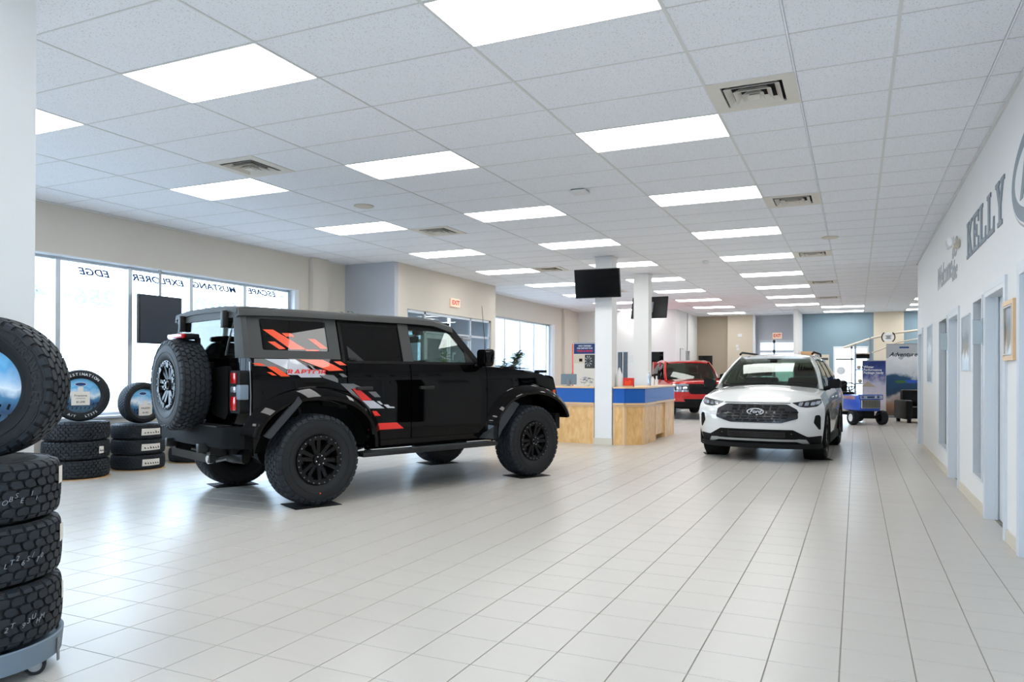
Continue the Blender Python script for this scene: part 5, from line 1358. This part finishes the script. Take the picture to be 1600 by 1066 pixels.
# things on the counter
def at(u, y, z): return (uy(u, y), y, z)
p = at(889, 13.42, Zc); co = thing('computer', 'all-in-one computer seen from behind at the left of the counter', 'computer', p, .12)
q = MB(); q.prism_y(rpoly([(-.155, .03), (.155, .03), (.155, .235), (-.155, .235)], .015), -.02, .0); co_b = q.build('casing', 'grey_plastic', co, 40)
MB().box(-.15, .15, .0, .004, .035, .23).build('screen', 'screen_black', co); q = MB(); q.box(-.05, .05, -.06, .04, 0, .006); q.box(-.03, .03, -.045, -.02, .006, .12); q.build('stand', 'steel', co)
p = at(917, 13.36, Zc)
fa = thing('flower_bowl', 'low bowl of blue and green artificial flowers left of the column', 'flowers', p)
MB().lathe([(0, 0), (.05, 0), (.07, .04), (.062, .04), (.045, .008), (0, .008)], 20).build('bowl', 'white_plastic', fa, 50)
rg = random.Random(2); q = MB(); q2 = MB()
for k in range(46):
    a = rg.uniform(0, 2*PI); r = rg.uniform(.02, .13); z = rg.uniform(.05, .17); m_ = (q if k % 3 else q2)
    for j in range(5):
        b = 2*PI*j/5; c = Vector((r*math.cos(a), r*math.sin(a), z)); m_.add([c, c+Vector((math.cos(b)*.022, math.sin(b)*.022, .012)), c+Vector((math.cos(b+.7)*.022, math.sin(b+.7)*.022, .006))], [(0, 1, 2)])
q.build('petals', 'navy_ink', fa, kind='stuff'); q2.build('leaves', 'leaf', fa, kind='stuff')
bo = thing('spray_bottle', 'tall white plastic bottle on the counter right of the front column', 'bottle', at(968, 13.4, Zc))
MB().lathe([(0, 0), (.062, 0), (.066, .02), (.066, .17), (.05, .24), (.028, .29), (.022, .31), (.022, .33), (0, .33)], 28).build('body', 'white_plastic', bo, 50); MB().cyl((0, 0, .325), (0, 0, .36), .018, .013, 16).build('cap', 'white_plastic', bo, 40)
bx = thing('brochure_box', 'red and orange printed box between the two columns on the counter', 'box', at(982.5, 13.45, Zc))
MB().box(-.095, .095, -.05, .05, 0, .165, .003).build('carton', 'red_ink', bx); q = MB(); q.prism_y([(-.07, .04), (.02, .03), (.07, .08), (.05, .13), (-.01, .10), (-.06, .12)], -.052, -.050); q.build('print', 'orange', bx); MB().box(-.095, .095, -.052, .05, 0, .02).build('carton_base', 'cardboard', bx)
for k, (u, h_, mt, nm) in enumerate(((1014.5, .30, 'lamp_clear', 'thin clear'), (1020, .22, 'white_plastic', 'slim white'), (1026, .19, 'white_plastic', 'squat white'))):
    b = thing('bottle', '%s bottle beside the second column on the counter' % nm, 'bottle', at(u, 14.9, Zc), 0, 'bottles at the counter end'); MB().lathe([(0, 0), (.032, 0), (.034, .02), (.034, h_*.6), (.014, h_*.8), (.012, h_), (0, h_)], 20).build('body', mt, b, 50); MB().cyl((0, 0, h_-.03), (0, 0, h_+.01), .016, n=14).build('cap', 'soft_black' if k == 1 else 'white_plastic', b, 40)
# banner stand behind the counter
def banner(label, x0, x1, y, z0, z1, base='steel', cat='banner'):
    b = thing('banner', label, cat, ((x0+x1)/2, y, 0)); w_ = (x1-x0)/2
    MB().box(-w_-.02, w_+.02, -.06, .06, 0, .07, .01).build('stand_base', base, b, 40); MB().box(-w_, w_, -.012, .012, z1, z1+.02).build('top_rail', base, b)
    MB().cyl((0, .03, .05), (0, .02, z1), .01).build('pole', base, b); return b, w_
b, w_ = banner('tire offer banner with navy heading behind the counter computer', uy(896, 16.4), uy(932, 16.4), 16.4, 0, 2.03)
MB().box(-w_, w_, -.008, -.004, .07, 2.03).build('sheet', 'paper', b); MB().box(-w_+.015, w_-.01, -.010, -.008, 1.78, 2.02).build('heading_field', 'navy_ink', b); MB().box(-w_-.03, -w_+.005, -.012, -.006, .07, 2.02).build('edge_stripe', 'orange', b)
for s_, z, mt, h in (('HIGH CREDIBLE', 1.965, 'white_ink', .045), ('FOR INSTANT FUN', 1.91, 'white_ink', .045), ('TIRES & MORE', 1.845, 'red_ink', .062)):
    MB().text(s_, h, frame((0, -.0105, z), (1, 0, 0), (0, 0, 1)), ext=.0005, bold=.03).build('lettering', mt, b)
q = MB(); q.box(-w_+.02, -.02, -.0095, -.008, 1.56, 1.76); q.build('photo', 'wall_cream', b); q = MB(); q.box(0, w_-.01, -.0095, -.008, 1.44, 1.76); q.build('photo', 'interior_grey', b)
q = MB()
for k in range(10):
    a = k*PI/5; q.prism_y([(.09+.03*math.cos(a), 1.61+.04*math.sin(a)), (.09+.09*math.cos(a-.08), 1.61+.13*math.sin(a-.08)), (.09+.09*math.cos(a+.08), 1.61+.13*math.sin(a+.08))], -.0105, -.0095)
q.build('printed_wheel', 'white_ink', b); MB().box(-.14, -.06, -.0105, -.0095, 1.60, 1.67).build('printed_parts', 'soft_black', b)
# televisions
def tvset(label, loc, rz, tilt, w_, h_, arm):
    t = thing('television', label, 'television', loc, rz, None); M = RX(tilt)
    MB().box(-w_/2, w_/2, -.0, .05, -h_/2, h_/2, .008, M).build('casing', 'black_plastic', t, 40); MB().box(-w_/2+.012, w_/2-.012, -.003, 0, -h_/2+.018, h_/2-.012, M=M).build('screen', 'screen_black', t)
    MB().box(-.015, .015, -.004, -.001, -h_/2+.004, -h_/2+.012, M=M).build('maker_mark', 'steel', t)
    q = MB(); q.box(-.10, .10, .05, .07, -.12, .12, M=M); q.box(-.03, .03, .06, arm, -.03, .03); q.box(-.10, .10, arm, arm+.02, -.12, .12); q.build('mount', 'steel', t); return t
tvset('black flat television tilted down on the front column', (uy(932.5, 12.85), 12.85, 2.97), .02, R_(11), .86, .53, .26)
tvset('black television seen from behind on the second column', (uy(1014.5, 16.30), 16.34, 2.80), PI-.10, R_(14), .84, .50, .27)
# exit signs
def exitsign(label, M, w_, h_):
    t = thing('exit_sign', label, 'exit sign', M.translation, 0); t.rotation_euler = M.to_euler()
    MB().box(-w_/2, w_/2, -h_/2, h_/2, 0, .05, .006).build('housing', 'exit_face', t, 40)
    MB().text('EXIT', h_*.72, Matrix.Translation((0, 0, .051)), ext=.001, bold=.03, sx=w_/(h_*1.75)).build('lettering', 'red_ink', t)
exitsign('lit exit sign above the glass entrance doors', frame((-8.298, 14.55, 2.90), (0, 1, 0), (0, 0, 1)), .40, .19)
exitsign('lit exit sign over the far glazed door', frame((uy(1214.5, YF-.01), YF-.002, 2.74), (1, 0, 0), (0, 0, 1)), .32, .22)
# ------------------------------------------------------------------ plants
def leafm(mb, base, dirv, L, wd, droop, rg):
    d = Vector(dirv).normalized(); sd = d.cross(Vector((0, 0, 1))); sd = sd.normalized() if sd.length > .05 else Vector((1, 0, 0)); p = Vector(base); vs = []
    for i in range(5):
        t = i/4; c = p+d*L*t+Vector((0, 0, -droop*t*t)); w_ = wd*math.sin(PI*min(.98, t*.9+.08)); up = Vector((0, 0, .25*w_))
        vs += [c-sd*w_+up, c, c+sd*w_+up]
    fs = []
    for i in range(4):
        for j in (0, 1): a = i*3+j; fs.append((a, a+1, a+4, a+3))
    mb.add(vs, fs)
def plant(label, loc, h, spread, n, L, wd, mt='leaf', potr=.17, seed=1, stems=5, low=.35):
    t = thing('potted_plant', label, 'plant', loc, 0); rg = random.Random(seed)
    MB().lathe([(0, 0), (potr*.75, 0), (potr, .32), (potr*1.05, .34), (potr*.92, .34), (potr*.9, .29), (0, .29)], 28).build('pot', 'terracotta', t, 50)
    tips = []; q = MB()
    for k in range(stems):
        a = 2*PI*k/stems+rg.uniform(-.4, .4); r = spread*rg.uniform(.3, 1); hh = h*rg.uniform(.72, 1)
        P = [Vector((0, 0, .28)), Vector((math.cos(a)*r*.15, math.sin(a)*r*.15, .3+(hh-.3)*.4)), Vector((math.cos(a)*r*.5, math.sin(a)*r*.5, .3+(hh-.3)*.75)), Vector((math.cos(a)*r, math.sin(a)*r, hh))]
        q.tube(P, [.014, .011, .008, .004], 6); tips.append(P)
    q.build('stem', 'wood', t); q = MB()
    for k in range(n):
        P = rg.choice(tips); s_ = rg.uniform(low, 1)*3; i = min(2, int(s_)); b = P[i].lerp(P[i+1], s_-i); a = rg.uniform(0, 2*PI)
        leafm(q, b, (math.cos(a), math.sin(a), rg.uniform(.1, .9)), L*rg.uniform(.7, 1.2), wd*rg.uniform(.7, 1.1), L*.3, rg)
    q.build('foliage', mt, t, kind='stuff'); return t
plant('tall plant whose leaf tips show above the truck roof at the vestibule corner', (-9.0, 11.66, 0), 2.80, .24, 90, .26, .035, seed=3, low=.7)
plant('leafy plant beside the second window, behind the truck mirror', (-8.5, 17.6, 0), 1.92, .62, 420, .18, .05, 'leaf_dark', .22, 5, 12, .62)
plant('leafy plant in front of the glass entrance doors', (-7.75, 13.2, 0), 1.86, .5, 110, .24, .045, 'leaf', .2, 8, 8, .6)
# ------------------------------------------------------------------ right wall
def poly_letters():
    s = .2
    return {
    'K': [[(0, 0), (.40, 0), (.40, .10), (.32, .10), (.32, .34), (.42, .48), (.60, .10), (.52, .10), (.52, 0), (1, 0), (1, .10), (.88, .10), (.58, .62), (.82, .90), (.95, .90), (.95, 1), (.55, 1), (.55, .90), (.62, .90), (.32, .52), (.32, .90), (.40, .90), (.40, 1), (0, 1), (0, .90), (.09, .90), (.09, .10), (0, .10)]],
    'E': [[(0, 0), (.95, 0), (.95, .32), (.85, .32), (.80, .12), (.34, .12), (.34, .44), (.55, .44), (.58, .34), (.68, .34), (.68, .66), (.58, .66), (.55, .56), (.34, .56), (.34, .88), (.78, .88), (.83, .70), (.93, .70), (.93, 1), (0, 1), (0, .90), (.10, .90), (.10, .10), (0, .10)]],
    'L': [[(0, 0), (.92, 0), (.92, .36), (.82, .36), (.76, .12), (.36, .12), (.36, .90), (.48, .90), (.48, 1), (0, 1), (0, .90), (.12, .90), (.12, .10), (0, .10)]],
    'Y': [[(.24, 0), (.76, 0), (.76, .10), (.62, .10), (.62, .44), (.88, .90), (1, .90), (1, 1), (.60, 1), (.60, .90), (.68, .90), (.52, .58), (.36, .90), (.44, .90), (.44, 1), (0, 1), (0, .90), (.10, .90), (.38, .44), (.38, .10), (.24, .10)]]}
LT = poly_letters(); y0 = 9.27
t = thing('wall_lettering', 'large grey slab-serif word high on the white wall', 'sign', (XR-.0, y0, 2.575))
for k, ch in enumerate('KELLY'):
    M = frame((0, -k*.452, 0), (0, -1, 0), (0, 0, 1)); MB().prism([(a*.415, b*.385) for a, b in LT[ch][0]], .001, .010, M).build('letter', 'wall_ink', t)
t = thing('wall_script', 'thin grey script reading Welcome to beside the big word', 'sign', (XR, 11.55, 2.70))
MB().text('Welcome', .46, frame((-.004, .05, 0), (0, -1, 0), (0, 0, 1)), ext=.002, shear=.4, sx=1.0).build('word', 'script_ink', t); MB().text('to', .5, frame((-.004, -1.12, .22), (0, -1, 0), (0, 0, 1)), ext=.002, shear=.4, sx=1.25).build('word', 'script_ink', t)
MB().text('the', .36, frame((-.004, -1.12, -.10), (0, -1, 0), (0, 0, 1)), ext=.002, shear=.4, sx=1.1).build('word', 'script_ink', t)
lg = thing('wall_logo', 'large blue-grey oval logo cut by the right edge of the picture', 'sign', (XR, 5.62, 2.72))
Fm = frame((0, 0, 0), (0, -1, 0), (0, 0, 1))
MB().prism(oval(1.07, .42, 64), .001, .012, Fm).build('outer_ring', 'steel', lg); MB().prism(oval(1.04, .40, 64), .012, .018, Fm).build('white_ring', 'white_ink', lg); MB().prism(oval(1.01, .38, 64), .018, .024, Fm).build('field', 'wall_ink', lg); MB().prism(oval(.86, .27, 64), .024, .028, Fm).build('inner_ring', 'white_ink', lg)
MB().text('Ford', .45, Fm @ T(0, 0, .03), ext=.002, shear=.35, bold=.02, sx=1.6).build('lettering', 'wall_ink', lg)
el = thing('emergency_light', 'small twin-head emergency light on the white wall above the script', 'emergency light', (XR, 9.95, 2.86))
MB().box(-.07, 0, -.06, .06, -.05, .05, .01).build('housing', 'base_cream', el, 40)
for s in (-1, 1): MB().lathe([(0, 0), (.035, 0), (.055, .05), (.05, .055), (0, .05)], 20, T(-.07, s*.12, .02) @ RY(-PI/2-.2) @ RX(-s*.4)).build('lamp_head', 'white_plastic', el, 50)
def framed(name, label, y0, y1, z0, z1, fm, pm, fw=.03, th=.025, cat='picture'):
    t = thing(name, label, cat, (XR, (y0+y1)/2, (z0+z1)/2)); a, b = (y1-y0)/2, (z1-z0)/2
    q = MB(); q.box(-th, 0, -a, a, -b, -b+fw); q.box(-th, 0, -a, a, b-fw, b); q.box(-th, 0, -a, -a+fw, -b+fw, b-fw); q.box(-th, 0, a-fw, a, -b+fw, b-fw); q.build('frame', fm, t)
    MB().box(-th*.6, -.001, -a+fw, a-fw, -b+fw, b-fw).build('picture', pm, t); return t
picture('print_aerial', (222, 228, 232), (120, 118, 110), 'Z', -.25, .25, 8, [(.1, (200, 214, 226)), (.4, (225, 232, 238)), (.55, (150, 140, 118)), (.8, (120, 130, 136)), (1.1, (160, 170, 176))])
t = framed('framed_picture', 'light wood framed picture by the nearest door', 6.53, 6.97, 1.44, 1.905, 'wood_light', 'print_aerial', .035, .032)
q = MB(); q.box(-.036, -.030, -.175, -.165, -.19, .19); q.box(-.036, -.028, .165, .175, -.19, .19); q.box(-.036, -.028, -.165, .165, -.19, -.18); q.box(-.036, -.028, -.165, .165, .18, .19); q.build('inner_mat', 'white_ink', t)
t = framed('certificate', 'silvery framed certificate between two door openings', 9.03, 9.66, 1.37, 1.98, 'alu', 'print_aerial', .015, .015)
picture('print_silver', (214, 220, 226), (90, 94, 98), 'Z', -.45, .45, 10, [(.1, (90, 94, 98)), (.5, (170, 178, 184)), (.8, (224, 228, 232)), (1.1, (150, 160, 168))])
framed('tall_poster', 'tall narrow silver poster near the far end of the white wall', 13.3, 14.1, 1.19, 2.13, 'alu', 'print_silver', .02, .015)
for k, (y, z, nm) in enumerate(((8.10, 1.73, 'nearer'), (11.08, 1.76, 'farther'))):
    t = thing('sign_holder', 'clear acrylic sign holder standing out from the wall, %s of the two' % nm, 'sign', (XR, y, z), 0, 'acrylic sign holders')
    MB().box(-.10, 0, -.012, -.004, -.12, .12, .002).build('plate', 'glass_clear', t); MB().box(-.095, -.01, -.004, .0, -.11, .11).build('paper_insert', 'white_plastic', t); MB().box(-.02, 0, -.02, .01, -.13, .13).build('bracket', 'chrome', t)
# back wall details
def plate(name, label, cat, u0, u1, v0, v1, y, mt, th=.02):
    D = -.4088*uy((u0+u1)/2, y)+.9126*y; s = D/FPX; zc = CAMH+(583.3-(v0+v1)/2)*s
    o = MB().box(-(u1-u0)*s/2*1.06, (u1-u0)*s/2*1.06, -th, 0, -(v1-v0)*s/2, (v1-v0)*s/2, .002).build(name, mt); o.location = (uy((u0+u1)/2, y), y-.001, zc); tag(o, label, cat); return o
plate('wall_screen', 'black rectangular screen on the taupe recess wall', 'screen', 1092.5, 1112.5, 555.5, 582, 28.65, 'screen_black', .04)
plate('alarm_sounder', 'small white alarm box on the cream back wall', 'alarm', 1153, 1159, 521, 526, 28.5, 'white_plastic')
plate('thermostat', 'small white thermostat on the cream back wall', 'thermostat', 1150, 1154, 538, 542, 28.5, 'white_plastic')
plate('light_switch', 'white switch plate under the thermostat', 'switch', 1151, 1155, 543, 547, 28.5, 'white_plastic')
plate('wall_notice', 'white paper notice on the wall between the columns', 'notice', 984, 991, 555, 566, WB, 'white_plastic', .005)
o = plate('wall_poster', 'small cream and red poster on the blue wall', 'poster', 1280.5, 1294.5, 553, 572, YF, 'wall_cream', .01)
q = MB(); q.box(-.13, .10, -.014, -.010, -.17, -.12); q.build('print_band', 'red_ink', o); q = MB(); q.box(-.13, .14, -.014, -.010, .02, .10); q.build('print_picture', 'interior_grey', o)
t = thing('notice_board', 'thin framed white board on the corridor wall beyond the red truck', 'notice', (-5.6, 25.9, 1.9)); MB().box(0, .02, -.28, .28, -.30, .30).build('frame', 'steel', t); MB().box(.02, .024, -.26, .26, -.28, .28).build('sheet', 'white_plastic', t)
o = MB().box(-.25, .25, -.2, .2, 0, .42, .004).build('cardboard_box', 'cardboard', loc=(-1.50, 27.3, 1.68)); tag(o, 'open cardboard box on a cabinet beside the white wall fin', 'box')
o = MB().box(-.27, .27, -.25, .25, 0, 1.68, .01).build('cabinet', 'white_plastic', loc=(-1.50, 27.3, 0)); tag(o, 'tall pale cabinet holding the cardboard box', 'cabinet')
# ------------------------------------------------------------------ display corner
picture('print_winter', (30, 56, 128), (190, 182, 190), 'Z', .1, 2.0, 5, [(.1, (170, 160, 160)), (.45, (206, 200, 208)), (.70, (190, 186, 206)), (.86, (56, 74, 140)), (1.2, (22, 46, 112))])
picture('print_adventure', (214, 216, 220), (90, 70, 60), 'Z', .1, 2.3, 2.2, [(.12, (70, 62, 58)), (.34, (150, 112, 84)), (.46, (176, 170, 170)), (.52, (24, 56, 84)), (.72, (30, 74, 110)), (.78, (200, 206, 212)), (1.0, (170, 174, 180)), (1.2, (224, 226, 228))])
b, w_ = banner('tall navy and white winter package banner behind the tractor', uy(1347.5, 24.4), uy(1384, 24.4), 24.4, 0, 1.72)
MB().box(-w_, w_, -.010, -.004, .07, 1.72).build('sheet', 'print_winter', b)
for k, s_ in enumerate(('Winter', 'Performance', 'Package ready')): MB().text(s_, .095, frame((-w_+.03, -.0105, 1.54-k*.085), (1, 0, 0), (0, 0, 1)), ext=.0005, bold=.03, align='LEFT').build('lettering', 'white_ink', b)
q = MB(); q.add([(-.35, -.0105, .95), (.05, -.0105, .95), (-.17, -.0105, 1.12)], [(0, 1, 2)]); q.build('printed_mountain', 'wall_taupe', b)
b, w_ = banner('wide outdoor adventure banner with mountains and clouds', uy(1384.5, 25.2), uy(1438, 25.2), 25.2, 0, 2.24)
MB().box(-w_, w_, -.010, -.004, .07, 2.24).build('sheet', 'print_adventure', b); MB().text('Adventure', .175, frame((0, -.0105, 1.93), (1, 0, 0), (0, 0, 1)), ext=.0005, shear=.4, bold=.02).build('lettering', 'soft_black', b)
q = MB(); q.box(-.10, .16, -.0105, -.010, 2.12, 2.17); q.build('printed_badge', 'navy_ink', b)
q = MB(); q.prism_y([(p-.06, 1.10+q_) for p, q_ in oval(.16, .045)], -.013, -.010); q.build('printed_kayak', 'leaf', b); q = MB(); q.prism_y([(p+.2, 1.11+q_) for p, q_ in oval(.20, .05)], -.0115, -.010); q.build('printed_canopy', 'tractor_blue', b)
ac = thing('armchair', 'black leather armchair beside the adventure banner', 'armchair', (1.62, 23.1, 0), .35)
MB().box(-.40, .40, -.38, .36, .12, .44, .04).build('seat', 'vinyl_black', ac, 40); MB().box(-.40, .40, .22, .40, .40, .90, .06).build('backrest', 'vinyl_black', ac, 40)
for s in (-1, 1): MB().box(s*.46-.10, s*.46+.10, -.40, .40, .10, .62, .05).build('armrest', 'vinyl_black', ac, 40)
for a in (-.45, .45):
    for c in (-.34, .34): MB().box(a-.04, a+.04, c-.04, c+.04, 0, .11).build('leg', 'soft_black', ac)
o = MB().lathe([(0, 0), (.10, 0), (.13, .06), (.12, .16), (.06, .20), (0, .21)], 12).build('paper_bag', 'white_plastic', loc=(1.78, 23.35, .905)); tag(o, 'crumpled white bag resting on the armchair back', 'bag')
# shelf stand with canopy beam
k_ = thing('display_stand', 'metal display stand with slanting top beam and shelves before the bright back door', 'stand', (uy(1348, 26.5), 26.5, 0))
bx0 = k_.location.x
def lx(u): return uy(u, 26.5)-bx0
q = MB()
for u in (1336.5, 1360): q.box(lx(u)-.03, lx(u)+.03, -.03, .03, 0, 2.32 if u < 1350 else 2.52)
q.box(lx(1336)-.02, lx(1336)+.02, .55, .60, 0, 2.2); q.build('post', 'steel', k_)
q = MB(); q.tube([(lx(1318), 0, 2.20), (lx(1362), 0, 2.50), (lx(1400), 0, 2.66), (lx(1438), 0, 2.74)], .035, 8); q.build('top_beam', 'base_cream', k_, 40)
q = MB(); q.tube([(lx(1362), .1, 2.02), (lx(1404), .1, 2.36), (lx(1440), .1, 2.48)], .022, 8); q.build('lower_beam', 'base_cream', k_, 40)
for i, z in enumerate((.5, 1.0, 1.45, 1.98)):
    MB().box(lx(1337), lx(1359), -.25, .25, z, z+.04).build('shelf', 'base_cream' if i == 3 else 'steel', k_)
MB().box(lx(1338), lx(1358.5), -.15, .15, 1.84, 1.975, .01).build('shelf_lamp_box', 'soft_black', k_)
for i, (u, z, mt, nm) in enumerate(((1350, 1.49, 'soft_black', 'black cap'), (1342, 1.49, 'wall_taupe', 'tan folded shirt'), (1344, 1.04, 'wall_taupe', 'tan folded trousers'), (1353, 1.04, 'soft_black', 'black folded shirt'))):
    o = MB().box(-.062, .062, -.12, .12, 0.004, .12, .03).build('folded_garment', mt, smooth=40); o.location = (uy(u, 26.5), 26.5, z); tag(o, '%s on the %s shelf of the display stand' % (nm, 'upper' if z > 1.2 else 'lower'), 'clothing')
t = thing('round_emblem', 'round black and white wreath emblem above the adventure banner', 'sign', (uy(1388, 26.40), 26.40, 2.52))
q = MB()
for a0, a1 in ((-.9, .9), (PI-.9, PI+.9)): q.tube([(.19*math.cos(a0+(a1-a0)*i/10), 0, .19*math.sin(a0+(a1-a0)*i/10)) for i in range(11)], .018, 6)
q.build('wreath', 'soft_black', t); MB().prism_y(oval(.15, .15), -.005, .005).build('disc', 'white_plastic', t); q = MB(); q.box(-.08, .08, -.009, -.005, .03, .05); q.box(-.08, .08, -.009, -.005, -.05, -.03); q.box(-.05, .05, -.009, -.005, -.01, .01); q.build('emblem_mark', 'soft_black', t)
# cut out round notices on the far bright door
for k, (u, z, r, nm) in enumerate(((1314, 1.45, .15, 'upper'), (1317, .98, .14, 'lower'))):
    o = MB().prism_y(oval(r, r), -.005, 0).build('round_sticker', 'pale_ink'); o.location = (uy(u, YF), YF+.029, z); tag(o, '%s round pale sticker on the bright back door' % nm, 'sticker')
o = MB().box(-.30, .30, -.02, 0, -.03, .03, .005).build('door_sign_bar', 'interior_grey'); o.location = (uy(1320, YF), YF-.0105, 1.86); tag(o, 'dark horizontal bar on the bright back door', 'sign')
